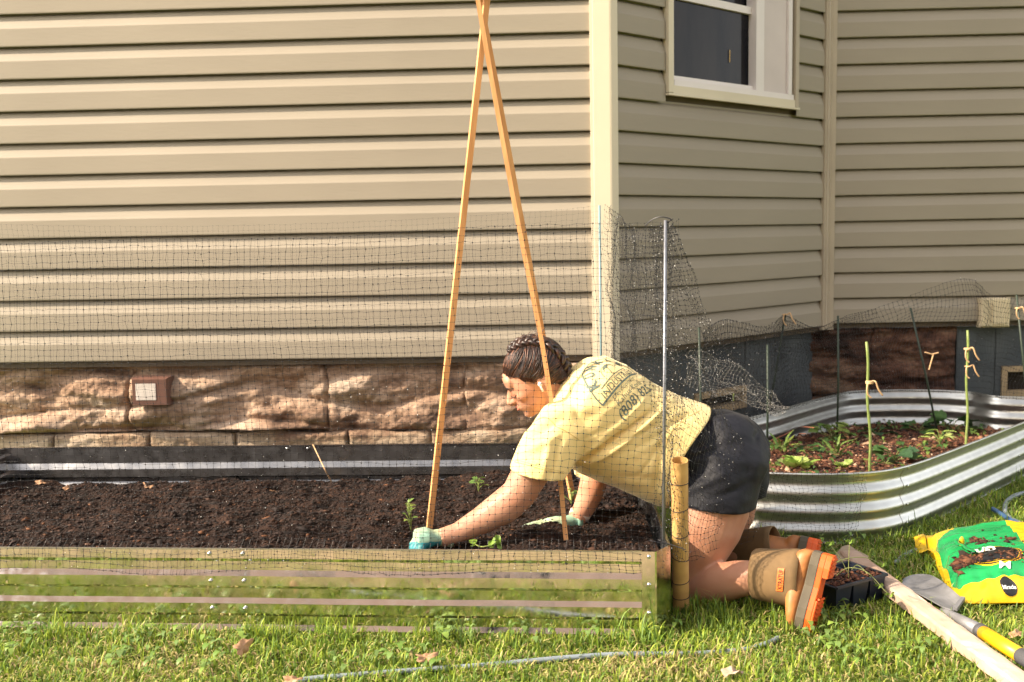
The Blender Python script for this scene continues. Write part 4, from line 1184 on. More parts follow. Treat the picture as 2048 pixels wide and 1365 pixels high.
# ---- hair: cap with swept strands and a crown braid
hc = MB(); hell(hc, (-0.010, 0, 0.036), (0.0895, 0.0765, 0.0785)); hell(hc, (-0.050, 0, -0.015), (0.042, 0.052, 0.050))
hcap = remesh(hc, 0.005, 2)
XS = [-0.2, -0.09, -0.035, -0.018, -0.010, 0.006, 0.024, 0.050, 0.066, 0.076, 0.2]
ZS = [-0.075, -0.072, -0.062, -0.030, 0.020, 0.006, 0.010, 0.040, 0.058, 0.068, 0.075]
def zmin(x): return float(np.interp(x, XS, ZS))
def loc(p): q = (p - HO)/HS; return Vector((q.dot(FW), q.dot(LS), q.dot(UP)))
def hf(p):
    q = loc(p); return zmin(q.x) - q.z + 0.004*math.sin(q.x*300)
hcap2 = cut(hcap, hf, snap=-UP)
hv = BVHTree.FromPolygons(hcap.v, hcap.f)
def onhair(x, y, z, lift=0.0):
    c = H(-0.012, 0, 0.02); d = (H(x, y, z) - c).normalized(); hit = hv.ray_cast(c + d*0.3, -d)
    return (hit[0] + hit[1]*lift) if hit[0] else H(x, y, z)
hair = part('hair', hcap2, M['hair'], person, smooth=True, fix=True)
rr = random.Random(4)
braidL = [(0.030, 0.020, 0.11), (0.004, 0.030, 0.112), (-0.030, 0.040, 0.10), (-0.062, 0.045, 0.07), (-0.085, 0.045, 0.03), (-0.090, 0.040, -0.015), (-0.075, 0.034, -0.05)]
st = MB(); st_dark = st; st_light = MB()
for side in (1, -1):
    for k in range(230 if side > 0 else 60):
        st = st_light if k % 4 == 1 else st_dark
        t = rr.random()
        # start on the hair line, end near the braid
        sx = 0.086 - 0.115*t; sz = zmin(sx) + rr.uniform(-0.003, 0.008)
        if sx > 0.05: sy = rr.uniform(0.0, 0.05)
        else: sy = 0.07
        kb_ = min(len(braidL)-1.001, 0.2 + t*5.0 + rr.uniform(-.5, .5)); kb_ = max(0, kb_); i = int(kb_); f = kb_-i
        e = [braidL[i][c]*(1-f) + braidL[i+1][c]*f for c in range(3)]
        P = []
        for u in np.linspace(0, 1, 8):
            q = [sx*(1-u) + e[0]*u, sy*(1-u) + e[1]*u, sz*(1-u) + e[2]*u]
            q[2] -= 0.010*math.sin(u*PI)*(1-t); q[0] -= 0.008*math.sin(u*PI)
            P.append(onhair(q[0], (q[1]+0.012*math.sin(u*PI))*side, q[2], 0.0005 + 0.0045*math.sin(u*PI*.9) + rr.uniform(0, .0022)))
        w0 = rr.uniform(0.0009, 0.0022)
        st.loft(P, [w0*(0.35 + .8*math.sin(min(1, u*1.4+.08)*PI*.55)) for u in np.linspace(0, 1, 8)], [w0*.6]*8, hint=LS, n=5)
    st = st_dark
    # nape strands to the bun
    for k in range(50):
        sx = rr.uniform(-0.04, -0.008); sz = rr.uniform(-0.055, 0.012)
        P = [onhair(sx*(1-u) - 0.085*u, (0.07*(1-u) + 0.035*u)*side, sz*(1-u) - 0.03*u + .01*math.sin(u*PI), 0.001 + .003*math.sin(u*PI)) for u in np.linspace(0, 1, 6)]
        st.loft(P, [0.0008, .0018, .002, .002, .0018, .001], n=5)
    # fly-aways
    for k in range(40):
        st = st_light if k % 2 else st_dark
        a = rr.uniform(-0.07, 0.06); p0 = onhair(a, rr.uniform(0, .05)*side, 0.1, 0.002)
        st.loft([p0, p0 + Hv(-.01, 0, .006), p0 + Hv(-.022, rr.uniform(-.01, .01), rr.uniform(.004, .012))], [.0005, .0005, .0003], n=3)
hs_ = part('hair_strands', st_light, M['hair2'], hair, smooth=True, fix=True); hs_['kind'] = 'stuff'
hs_ = part('hair_strands', st_dark, M['hair'], hair, smooth=True, fix=True); hs_['kind'] = 'stuff'
bd_ = MB()
for side in (1, -1):
    base = catmull([onhair(x, y*side, z, 0.006) for x, y, z in braidL] + [H(-0.060, 0.026*side, -0.072), H(-0.035, 0.02*side, -0.088)], 10)
    nb_ = len(base)
    for ph in range(3):
        P = []
        for i, p in enumerate(base):
            t = (base[min(i+1, nb_-1)] - base[max(i-1, 0)]).normalized(); o_ = (p - H(-0.01, 0, 0.02)).normalized(); s_ = t.cross(o_)
            a = i*0.42 + ph*2*PI/3
            P.append(p + s_*((0.0105 + .0012*math.sin(i*.9))*math.sin(a)) + o_*(0.0055*math.sin(2*a) - 0.001))
        bd_.loft(P, [0.0080*(0.5 + .5*math.sin(min(1, i/16)*PI/2)) for i in range(nb_)], [0.0060*(0.5 + .5*math.sin(min(1, i/16)*PI/2)) for i in range(nb_)], n=8)
bd_.sph(H(-0.068, 0.012, -0.055), 0.026); 
part('braid', bd_, M['hair'], hair, smooth=True, fix=True)

# ---- t-shirt
secs = [  # top px, bottom px, half depth
    ((1112, 782), (1098, 815), 0.055),
    ((1118, 764), (1096, 850), 0.085),
    ((1142, 736), (1096, 890), 0.150),
    ((1180, 716), (1118, 918), 0.200),
    ((1215, 714), (1155, 938), 0.200),
    ((1255, 733), (1195, 957), 0.190),
    ((1305, 766), (1240, 976), 0.182),
    ((1360, 793), (1285, 996), 0.178),
    ((1419, 816), (1328, 1010), 0.182),
    ((1452, 828), (1352, 1022), 0.185)]
SY = [2.80, 2.80, 2.805, 2.81, 2.81, 2.815, 2.82, 2.825, 2.83, 2.835]
sh = MB(); nR = 44; VS = []
axis = []
for (tp, bt, hw), Y in zip(secs, SY):
    a = PY(*tp, Y); b = PY(*bt, Y); axis.append(((a+b)/2, (a-b)/2, hw))
# interpolate sections
def seci(k):
    i = min(int(k), len(axis)-2); f = k-i
    return tuple(axis[i][c]*(1-f) + axis[i+1][c]*f for c in range(3))
rings = []
for k in np.linspace(0, len(axis)-1, 37):
    c, up_, hw = seci(k); row = []
    for j in range(nR):
        th = 2*PI*j/nR; cc, ss = math.cos(th), math.sin(th)
        cc = math.copysign(abs(cc)**0.85, cc); ss = math.copysign(abs(ss)**0.9, ss)
        row.append(c + up_*cc + Vector((0, -hw, 0))*ss)
    rings.append(row)
fs = []
for i in range(len(rings)-1):
    for j in range(nR): fs.append((i*nR+j, i*nR+(j+1) % nR, (i+1)*nR+(j+1) % nR, (i+1)*nR+j))
fs.append(tuple(range(nR-1, -1, -1))); fs.append(tuple((len(rings)-1)*nR+j for j in range(nR)))
sh.add([p for r_ in rings for p in r_], fs)
# sleeves
SL = [PY(1168, 830, 2.74), PY(1130, 858, 2.66), PY(1098, 898, 2.63), PY(1077, 945, 2.61), PY(1066, 980, 2.60)]
sh.loft(SL, [0.060, 0.070, 0.074, 0.078, 0.080], [0.066, 0.076, 0.077, 0.0745, 0.076], n=26)
SLf = [PY(1160, 810, 2.93), PY(1178, 880, 2.97), PY(1188, 925, 2.97), PY(1190, 950, 2.97)]
sh.loft(SLf, [0.07, 0.068, 0.062, 0.060], n=22)
# armpit web
sh.ell(PY(1150, 880, 2.68), (0.06, 0, -0.02), (0, 0.06, 0), (0.02, 0, 0.07))
shm = remesh(sh, 0.0050, 11)
# folds: ridges / valleys along 3-D segments
def seg3(px0, py0, px1, py1, Y0, Y1): return PY(px0, py0, Y0), PY(px1, py1, Y1)
folds = [  # segment, amplitude (+ out), width
    (seg3(1130, 962, 1240, 868, 2.61, 2.62), -0.014, 0.010), (seg3(1215, 888, 1350, 790, 2.62, 2.66), -0.013, 0.008),
    (seg3(1160, 950, 1350, 812, 2.61, 2.64), 0.006, 0.007),
    (seg3(1215, 900, 1345, 838, 2.61, 2.64), -0.007, 0.006), (seg3(1270, 905, 1345, 862, 2.61, 2.63), -0.004, 0.007),
    (seg3(1200, 880, 1320, 775, 2.62, 2.68), 0.004, 0.008),
    (seg3(1160, 880, 1225, 850, 2.62, 2.62), -0.003, 0.006),
    (seg3(1280, 960, 1330, 880, 2.62, 2.63), -0.004, 0.007),
    (seg3(1230, 962, 1315, 965, 2.62, 2.63), -0.005, 0.014), (seg3(1060, 870, 1130, 835, 2.58, 2.60), -0.008, 0.012),
    (seg3(1048, 905, 1115, 870, 2.57, 2.59), 0.007, 0.012), (seg3(1100, 950, 1120, 880, 2.56, 2.57), -0.008, 0.010),
    (seg3(1085, 950, 1100, 885, 2.55, 2.56), 0.006, 0.010),
    (seg3(1090, 800, 1180, 770, 2.66, 2.68), -0.006, 0.016), (seg3(1100, 830, 1190, 810, 2.62, 2.64), 0.006, 0.016),
    (seg3(1120, 770, 1190, 735, 2.70, 2.74), -0.005, 0.013), (seg3(1060, 840, 1120, 800, 2.62, 2.62), 0.006, .014),
    (seg3(1325, 870, 1310, 990, 2.64, 2.66), -0.006, 0.012), (seg3(1340, 850, 1400, 818, 2.66, 2.72), -0.007, 0.010)]
folds = [(s, -a, w) if False else (s, a, w) for s, a, w in folds]
tm = shm.mesh('t'); fixnormals(tm); nrm = [v.normal.copy() for v in tm.vertices]; bpy.data.meshes.remove(tm)
newv = []
for p, n_ in zip(shm.v, nrm):
    d = 0.0
    for (a, b), am, w_ in folds:
        ab = b-a; t = max(0, min(1, (p-a).dot(ab)/ab.length_squared)); q = a + ab*t
        r2_ = (p-q).length
        # only compare in the x-z plane plus a weak depth term
        dx = math.hypot(p.x-q.x, p.z-q.z); dy = abs(p.y-q.y)
        if dy < 0.14: d += 1.45*am*math.exp(-(dx/(w_*.8))**2)*math.sin(PI*(0.12+0.76*t))*(1-dy/0.14)
    d += 0.0036*nz((p.x*9, p.y*9, p.z*9+4)) + 0.0022*nz((p.x*17 + p.z*20, p.y*14, p.z*9))
    # fine tension wrinkles running from the armpit towards the waist, bunched at the hem side
    cpx = PY(1150, 945, 2.61); cr_ = (p.x-cpx.x)*(-0.50) + (p.z-cpx.z)*0.86; al = (p.x-cpx.x)*0.86 + (p.z-cpx.z)*0.50
    if p.y < 2.84 and al > 0.0:
        fw = math.exp(-((al-0.14)/0.13)**2)*math.exp(-(cr_/0.09)**2)
        rn = 1 - abs(2*nz((cr_*26, al*4.0, 3.3)))
        d += 0.0060*fw*(rn*rn - .5)
    d += 0.0022*(1 - abs(2*nz((p.x*7 + p.z*5, p.y*6, p.z*15 - p.x*6)))**.8 - .5)
    newv.append(p + n_*d)
shm.v = newv
# open hems
hc_, hu_, hh_ = axis[8]; hax = (axis[9][0] - axis[7][0]).normalized()
hn = Vector((hu_.z, 0, -hu_.x)).normalized()
if hn.dot(hax) < 0: hn = -hn
def fh(p):
    q = p - hc_; s_ = q.y/hh_
    return q.dot(hn) + 0.052*(1 - min(1, abs(q.dot(hu_.normalized()))/hu_.length)**2)
shm = cut(shm, fh, near=lambda p: (p-hc_).dot(hn) > -0.09, snap=hn)
sc_ = PY(1079, 945, 2.61); sa = (SL[4] - SL[2]).normalized()
ea, eb = PY(1020, 941, 2.60), PY(1131, 962, 2.60); ev = (eb-ea).normalized(); sn = Vector((-ev.z, 0, ev.x));
if sn.dot(sa) < 0: sn = -sn
shm = cut(shm, lambda p: (p-sc_).dot(sn), near=lambda p: (p-sc_).length < 0.115 and (p-sc_).dot(sn) > -0.04 and p.x < PY(1140, 960, 2.6).x, snap=sn)
sf_ = SLf[2]; saf = (SLf[3]-SLf[1]).normalized()
shirt = part('t_shirt', shm, M['shirt'], person, smooth=True, fix=True)
so = shirt.modifiers.new('cloth', 'SOLIDIFY'); so.thickness = 0.0022; so.offset = -1
# hem stitching: thin rolled edges at the sleeve and the waist
sbv = BVHTree.FromPolygons(shm.v, shm.f)

# ---- print on the back of the shirt
def text_mesh(txt, size, bold=0.0, spacing=1.0):
    cu = bpy.data.curves.new('t', 'FONT'); cu.body = txt; cu.size = size; cu.offset = bold; cu.space_character = spacing; cu.resolution_u = 2
    ob = bpy.data.objects.new('t', cu); COL.objects.link(ob)
    dg = bpy.context.evaluated_depsgraph_get(); me_ = bpy.data.meshes.new_from_object(ob.evaluated_get(dg))
    bm = bmesh.new(); bm.from_mesh(me_); bmesh.ops.triangulate(bm, faces=bm.faces)
    for _ in range(2):
        L_ = [e for e in bm.edges if e.calc_length() > size*0.16]
        if L_: bmesh.ops.subdivide_edges(bm, edges=L_, cuts=1)
        bmesh.ops.triangulate(bm, faces=bm.faces)
    V = [v.co.copy() for v in bm.verts]; F = [[v.index for v in f.verts] for f in bm.faces]
    bm.verts.index_update(); F = [[v.index for v in f.verts] for f in bm.faces]
    bm.free(); bpy.data.meshes.remove(me_); bpy.data.objects.remove(ob); bpy.data.curves.remove(cu)
    return V, F
TROT = R(-30)           # print turned on the back
T0 = 4.62               # section parameter of the print's origin
A0_ = -0.128            # sideways shift
seclen = [0]
for i in range(len(axis)-1): seclen.append(seclen[-1] + (axis[i+1][0]-axis[i][0]).length)
s_org = float(np.interp(T0, range(len(axis)), seclen))
def wrap(a, b, lift=0.0012):
    a *= 0.95; b *= 0.95
    a2 = a*math.cos(TROT) - b*math.sin(TROT) + A0_; b2 = a*math.sin(TROT) + b*math.cos(TROT)
    k = float(np.interp(s_org - b2, seclen, range(len(axis))))
    c, up_, hw = seci(k)
    Rr = 0.155; phi = a2/Rr           # a>0 -> towards her right (away from the camera)
    d = (up_.normalized()*math.cos(phi) + Vector((0, 1, 0))*math.sin(phi)).normalized()
    hit = sbv.ray_cast(c + d*0.45, -d)
    if hit[0] is None: return None
    return hit[0] + d*lift
def add_wrapped(mb, V, F):
    P = [wrap(v.x, v.y) for v in V]; b0 = len(mb.v)
    ok_ = {}
    for i, p in enumerate(P):
        if p is not None: ok_[i] = len(mb.v); mb.v.append(p)
    for f in F:
        if all(i in ok_ for i in f): mb.f.append([ok_[i] for i in f]); mb.mi.append(0)
def stroke(pts_, w_, n=6):
    P = catmull([Vector((x, y, 0)) for x, y in pts_], n); V = []; F = []
    for i, p in enumerate(P):
        t = (P[min(i+1, len(P)-1)] - P[max(i-1, 0)]).normalized(); s_ = Vector((-t.y, t.x, 0))*w_/2
        V += [p - s_, p + s_]
        if i: F.append([2*i-2, 2*i-1, 2*i+1, 2*i])
    return V, F
pm = MB()
W2 = 0.088                                   # half width of the emblem
def place(txt, size, cx, cy, rot=0.0, bold=0.0, sx=1.0, center=True):
    V, F = text_mesh(txt, size, bold)
    x0 = min(v.x for v in V); x1 = max(v.x for v in V); y0 = min(v.y for v in V)
    cr, sr = math.cos(rot), math.sin(rot); out = []
    for v in V:
        x = (v.x - (x0+x1)/2)*sx if center else (v.x-x0)*sx; y = v.y
        out.append(Vector((cx + x*cr - y*sr, cy + x*sr + y*cr, 0)))
    add_wrapped(pm, out, F)
# arch
arc = [(-W2, 0.0), (-W2-0.002, 0.028), (-W2+0.006, 0.062), (-W2+0.030, 0.094), (-0.030, 0.112), (0, 0.117), (0.030, 0.112), (W2-0.030, 0.094), (W2-0.006, 0.062), (W2+0.002, 0.028), (W2, 0.0)]
add_wrapped(pm, *stroke(arc, 0.0034, 8))
add_wrapped(pm, *stroke([(-W2, 0), (-W2/2, 0), (0, 0), (W2/2, 0), (W2, 0)], 0.0052, 10))
add_wrapped(pm, *stroke([(-W2+0.024, 0.030), (-W2/2, 0.030), (0, 0.030), (W2/2, 0.030), (W2-0.024, 0.030)], 0.0026, 10))
place('INDUSTRIES', 0.0285, 0, 0.0045, sx=0.98)
word = 'KUNKLE'
for i, ch in enumerate(word):
    a = R(158 - i*(136/5)); rx, ry = 0.064, 0.064
    place(ch, 0.040 if i in (0, 5) else 0.034, rx*math.cos(a), 0.026 + ry*math.sin(a)*0.98, rot=a - PI/2, bold=0.0018, sx=.85)
# palm and sun rays
cx, cy = 0.0, 0.060
add_wrapped(pm, *stroke([(cx-0.004, 0.034), (cx, 0.047), (cx+0.004, 0.060)], 0.0026, 4))
for k in range(7):
    a = R(15 + k*27); add_wrapped(pm, *stroke([(cx+.004, .060), (cx+.004+.011*math.cos(a), .062+.009*math.sin(a)), (cx+.004+.020*math.cos(a), .058+.010*math.sin(a)-.002)], 0.0024, 3))
for k in range(22):
    a = R(10 + k*160/21); r0 = 0.030
    add_wrapped(pm, *stroke([(cx + r0*math.cos(a), .040 + r0*math.sin(a)), (cx + (r0+.0035)*math.cos(a), .040 + (r0+.0035)*math.sin(a))], 0.0022, 2))
place('Development', 0.0150, 0, -0.0150, sx=1.3)
place('Kahua-Kona', 0.0200, 0.006, -0.0340, sx=1.2)
place('(808) 825', 0.0330, 0.008, -0.0620, sx=1.15, bold=0.0003)
part('back_print', pm, M['ink'], shirt, fix=False)

# seams and stitched hems
def seam(mb, pts_, r_=0.0007, off=0.0006):
    P = []
    for px, py in catmull([Vector((x, y, 0)) for x, y in pts_], 6) and [(q.x, q.y) for q in catmull([Vector((x, y, 0)) for x, y in pts_], 6)]:
        d = ray(px, py); h_ = sbv.ray_cast(CAMO, d)
        if h_[0] is not None: P.append(h_[0] - d*off)
    if len(P) > 3: mb.loft(P, r_, n=5)
m = MB()
seam(m, [(1029, 924), (1060, 932), (1095, 942), (1128, 948)]); seam(m, [(1031, 920), (1061, 928), (1096, 938), (1128, 944)], .0005)
seam(m, [(1108, 852), (1130, 862), (1158, 880)], .0009); seam(m, [(1062, 848), (1090, 835), (1112, 852)], .0008)
seam(m, [(1326, 985), (1326, 930), (1338, 872), (1372, 838), (1400, 822)], .0007)
part('seam', m, material('seam_thread', (0.62, 0.42, 0.12), 0.8), shirt, smooth=True)
# ---- shorts
so_ = MB()
so_.loft([PY(1340, 885, 2.83), PY(1395, 900, 2.835), PY(1435, 905, 2.84), PY(1458, 915, 2.845), PY(1483, 930, 2.85)],
         [0.148, 0.168, 0.190, 0.195, 0.17], [0.100, 0.113, 0.122, 0.125, 0.105], n=34)
so_.ell(PY(1453, 915, 2.755), (0.098, 0, -0.03), (0, 0.085, 0), (0.03, 0, 0.118))
so_.ell(PY(1481, 915, 2.945), (0.082, 0, -0.03), (0, 0.085, 0), (0.03, 0, 0.110))
so_.loft([PY(1448, 920, 2.755), PY(1438, 965, 2.74), PY(1428, 1003, 2.73), PY(1422, 1030, 2.725)], [0.108, 0.112, 0.115, 0.117], [0.108, 0.1120, 0.1120, 0.113], n=30)
so_.loft([PY(1474, 920, 2.945), PY(1476, 960, 2.95), PY(1472, 992, 2.955), PY(1470, 1015, 2.96)], [0.10, 0.10, 0.10, 0.10], [0.092, 0.088, 0.084, 0.084], n=26)
shm2 = remesh(so_, 0.006, 7)
tm = shm2.mesh('t'); fixnormals(tm); nrm = [v.normal.copy() for v in tm.vertices]; bpy.data.meshes.remove(tm)
wr_ = [(seg3(1355, 985, 1420, 935, 2.63, 2.62), -0.006, 0.009), (seg3(1360, 1000, 1450, 955, 2.62, 2.62), 0.005, 0.010), (seg3(1385, 905, 1440, 880, 2.66, 2.66), -0.005, 0.008),
       (seg3(1380, 925, 1450, 900, 2.64, 2.64), -0.005, 0.008), (seg3(1420, 1000, 1500, 965, 2.62, 2.65), -0.004, 0.010), (seg3(1400, 860, 1405, 960, 2.66, 2.64), -0.004, 0.007),
       (seg3(1500, 860, 1515, 985, 2.80, 2.84), -0.012, 0.010)]
nv_ = []
for p, n_ in zip(shm2.v, nrm):
    d = 0
    for (a, b), am, w_ in wr_:
        ab = b-a; t = max(0, min(1, (p-a).dot(ab)/ab.length_squared)); q = a + ab*t
        dx = math.hypot(p.x-q.x, p.z-q.z)
        if p.y < 2.85: d += am*math.exp(-(dx/w_)**2)*math.sin(PI*(0.1+0.8*t))
    d += 0.003*nz((p.x*14, p.y*14, p.z*14)) + 0.002*nz((p.x*12+p.z*30, p.y*20, p.z*12-p.x*20, ))
    nv_.append(p + n_*d*1.5)
shm2.v = nv_
c1_ = PY(1428, 1005, 2.73); ea, eb = PY(1345, 1004, 2.7), PY(1512, 999, 2.7); ev = (eb-ea).normalized(); n1_ = Vector((ev.z, 0, -ev.x))
if n1_.z > 0: n1_ = -n1_
shm2 = cut(shm2, lambda p: (p-c1_).dot(n1_) - 0.010*math.sin((p.x-c1_.x)*14), near=lambda p: p.y < 2.86 and p.z < 0.36, snap=n1_)
c2_ = PY(1500, 986, 2.95); shm2 = cut(shm2, lambda p: (c2_.z - p.z), near=lambda p: p.y >= 2.86 and p.z < 0.37, snap=Vector((0, 0, -1)))
shorts = part('shorts', shm2, M['shorts'], person, smooth=True, fix=True)
q = shorts.modifiers.new('cloth', 'SOLIDIFY'); q.thickness = 0.0025; q.offset = -1

# ---- gloves
def glove(wrist, knuck, side, palmn, curls, spread, lens, thumb, name_label, r0=0.0115, palm_r=(0.038, 0.020), cuff=None):
    """wrist -> knuckle centre; side: across the knuckles; palmn: palm side normal"""
    ax_ = (knuck - wrist).normalized(); side = (side - ax_*side.dot(ax_)).normalized(); pn = palmn
    m = MB()
    m.loft([wrist - ax_*0.018, wrist, wrist + ax_*0.025, wrist.lerp(knuck, .65), knuck + ax_*0.004], [0.0275, 0.0265, 0.031, palm_r[0]+.001, palm_r[0]-.004], [0.0255, 0.023, 0.020, palm_r[1]+.001, palm_r[1]-.003], hint=side, n=20)
    for k in range(4):
        off_ = (k-1.5)*0.0178; b = knuck + side*off_ - ax_*(0.010 + .004*abs(k-1.3)); d = (ax_ + side*spread*(k-1.5)).normalized()
        P = [b - d*0.01, b]; dirv = d; L_ = lens[k]
        for sgm, fr in enumerate((0.45, 0.30, 0.25)):
            c = curls[k][sgm]; rotax = dirv.cross(pn).normalized(); dirv = (Matrix.Rotation(c, 3, rotax) @ dirv).normalized()
            P.append(P[-1] + dirv*L_*fr)
        m.loft(catmull(P, 4), [r0*(1.0 - 0.012*i) for i in range(4*4+1)], n=10)
        m.sph(P[-1], r0*0.86, 10, 7)
    tb_ = wrist.lerp(knuck, .35) + side*thumb[0]; P = [tb_, tb_ + thumb[1]*0.030, tb_ + thumb[1]*0.030 + thumb[2]*0.028]
    m.loft(catmull(P, 4), [0.0125 - .0003*i for i in range(9)], n=10); m.sph(P[-1], 0.0098, 10, 7)
    g_ = remesh(m, 0.0030, 3)
    me_ = g_.mesh('glove', ROOTLOC['person'])
    o_ = link('glove', me_, [M['glove'], M['gpalm']], person, True, name_label)
    ctr = wrist.lerp(knuck, .6)
    mi = []
    for p in me_.polygons:
        c = p.center + ROOTLOC['person']; a = (c - wrist).dot(ax_)
        dip = (c - ctr).dot(pn) + 0.003*nz(c*60)
        mi.append(1 if (a > 0.012 and (dip > 0.009 or a > 0.165)) else 0)
    me_.polygons.foreach_set('material_index', mi); me_.update()
    m = MB(); m.loft([wrist - ax_*0.022, wrist - ax_*0.016, wrist - ax_*0.006], [0.0290, 0.0285, 0.0282], [0.0270, 0.0262, 0.0240], hint=side, n=22)
    part('cuff', m, M['glove'], o_, smooth=True)
    return o_
w1 = PY(886, 1075, 2.58); k1 = PY(834, 1078, 2.56)
glove(w1, k1, Vector((0.1, -1, 0.12)), Vector((0.0, -0.28, -1)).normalized(),
      [(0.75, 0.9, 0.7), (0.85, 0.95, 0.7), (0.9, 1.0, 0.7), (1.0, 1.0, 0.7)], 0.06, [0.062, 0.070, 0.066, 0.055],
      (-0.022, Vector((-0.75, 0.25, -0.35)).normalized(), Vector((-0.9, -0.1, -0.35)).normalized()), 'mint knit glove with teal palm, closed round the soil', palm_r=(0.040, 0.028))
w2 = PY(1143, 1046, 2.82); k2 = PY(1098, 1049, 2.79)
glove(w2, k2, Vector((-0.25, -1, 0.16)), Vector((0.05, -0.35, -1)).normalized(),
      [(0.06, 0.12, 0.1), (0.02, 0.10, 0.1), (0.05, 0.12, 0.1), (0.12, 0.16, 0.1)], 0.14, [0.070, 0.078, 0.072, 0.058],
      (-0.026, Vector((-0.75, 0.45, -0.10)).normalized(), Vector((-0.95, 0.2, -0.1)).normalized()), 'mint and teal glove lying flat on the soil')
m = MB(); a_ = PY(1160, 1028, 2.84); m.loft([a_ + Vector((.002, 0, .004)), a_ + Vector((-.004, 0, -.010))], [0.0305, 0.0300], n=20)
part('wrist_band', m, material('clear_band', (0.62, 0.55, 0.50), 0.3), person, smooth=True)

# ---- boots
def boot(c_open, c_ank, heel, toe, soln, label, s=1.0, patch_on=True, rs=(0.056, 0.063)):
    """c_open->c_ank: folded shaft; heel->toe: sole line; soln: sole normal (outwards)"""
    b_ = MB(); t = (toe-heel).normalized(); L_ = (toe-heel).length; n_ = (soln - t*soln.dot(t)).normalized(); w_ = t.cross(n_).normalized()
    def F(a, b, c): return heel + t*(a*L_) + n_*b + w_*c
    # upper: outline sections along the foot: (a, thickness from the sole line, half width)
    US = [(-0.02, 0.028, 0.022), (0.03, 0.042, 0.031), (0.12, 0.048, 0.035), (0.25, 0.047, 0.036), (0.38, 0.046, 0.036), (0.50, 0.050, 0.039), (0.65, 0.044, 0.044), (0.80, 0.036, 0.044), (0.92, 0.028, 0.036), (1.0, 0.018, 0.020)]
    m = MB(); rg = []
    for a, th, hw in US:
        row = []
        for j in range(20):
            an = 2*PI*j/20; c_, s_ = math.cos(an), math.sin(an)
            bb_ = -th/2 + th/2*math.copysign(abs(c_)**.8, c_); row.append(F(a, bb_*s - 0.022*s, hw*s*math.copysign(abs(s_)**.8, s_)))
        rg.append(row)
    V_ = [p for r_ in rg for p in r_]; fs_ = [(i*20+j, i*20+(j+1) % 20, (i+1)*20+(j+1) % 20, (i+1)*20+j) for i in range(len(rg)-1) for j in range(20)]
    fs_ += [tuple(range(19, -1, -1)), tuple((len(rg)-1)*20+j for j in range(20))]
    m.add(V_, fs_)
    m.loft([F(.24, -.035*s, 0), F(.24, -.055*s, 0), c_ank.lerp(c_open, .25)], [0.030*s, 0.036*s, 0.040*s], n=20)
    up_ = remesh(m, 0.0045, 5)
    bt_ = part('boot', up_, M['bootup'], person, smooth=True, label=label, fix=False)
    # sole outline (width along the foot)
    OUT = [(-0.035, 0.016), (-0.02, 0.026), (0.04, 0.033), (0.14, 0.036), (0.26, 0.034), (0.40, 0.032), (0.55, 0.040), (0.68, 0.046), (0.80, 0.046), (0.92, 0.037), (1.00, 0.022), (1.025, 0.010)]
    def slab(b0, b1, k, a0=-1, a1=2, mb=None, bev=0.0015):
        mb = mb or MB(); o_ = [(a, w) for a, w in OUT if a0 <= a <= a1]
        loop = [(a, w*k) for a, w in o_] + [(a, -w*k) for a, w in o_[::-1]]
        n__ = len(loop); ca = sum(a for a, _ in loop)/n__
        def lp(b, sc): return [F(ca + (a-ca)*sc, b*s, c*s*sc) for a, c in loop]
        R_ = [lp(b0, 1-bev*14), lp(b0+bev, 1), lp(b1-bev, 1), lp(b1, 1-bev*14)]
        V = [p for r_ in R_ for p in r_]; f_ = []
        for i in range(3):
            for j in range(n__): f_.append((i*n__+j, i*n__+(j+1) % n__, (i+1)*n__+(j+1) % n__, (i+1)*n__+j))
        f_ += [tuple(range(n__-1, -1, -1)), tuple(3*n__+j for j in range(n__))]
        return mb.add(V, f_)
    part('foxing_band', slab(-0.026, -0.004, 1.04), M['fox'], bt_)
    ms_ = slab(-0.0042, 0.010, 1.0)
    slab(0.0095, 0.024, 0.98, -1, 0.27, ms_); slab(0.0095, 0.015, 0.98, 0.5, 1.1, ms_)
    part('outsole', ms_, M['sole'], bt_)
    lg = MB()
    for k_ in range(5):
        a = 0.01 + k_*0.052; lg.beam(F(a, .025*s, -.026*s), F(a, .025*s, .026*s), 0.005*s, 0.004*s, up=n_)
    for k_ in range(9):
        a = 0.53 + k_*0.052; hw = 0.036*s*(1 - max(0, a-.8)*2.2)
        lg.beam(F(a, .016*s, -hw), F(a+.02, .016*s, 0), 0.0045*s, 0.004*s, up=n_); lg.beam(F(a+.02, .016*s, 0.001), F(a, .016*s, hw), 0.0045*s, 0.004*s, up=n_)
    tl = part('tread_lugs', lg, M['sole'], bt_); tl['kind'] = 'stuff'
    # folded-down shaft, slightly boxy
    m = MB(); axd = (c_ank - c_open)
    P = [c_open, c_open + axd*.04, c_open + axd*.15, c_open + axd*.5, c_open + axd*.85, c_open + axd*1.0]
    ro_ = [rs[0]*.93, rs[0]*1.0, rs[0]*1.04, (rs[0]+rs[1])/2, rs[1], rs[1]*1.0]
    m.loft(P, ro_, [r_*0.86 for r_ in ro_], n=32, cap=False, hint=(0, 0, 1), power=0.82)
    Pi = [c_open + axd*.0, c_open + axd*.08, c_open + axd*.4]
    m.loft(Pi, [r_*0.93 for r_ in ro_[:3]], [r_*0.86*.93 for r_ in ro_[:3]], n=32, cap=False, hint=(0, 0, 1), power=0.82)
    for v in m.v:
        v += Vector((nz(v*30)*.0022, nz(v*30, 1, 3)*.0022, nz(v*30, 1, 7)*.0022))
    cf = part('folded_cuff', m, M['bootcuff'], bt_, smooth=True, fix=False)
    q_ = cf.modifiers.new('t', 'SOLIDIFY'); q_.thickness = 0.003; q_.offset = 0
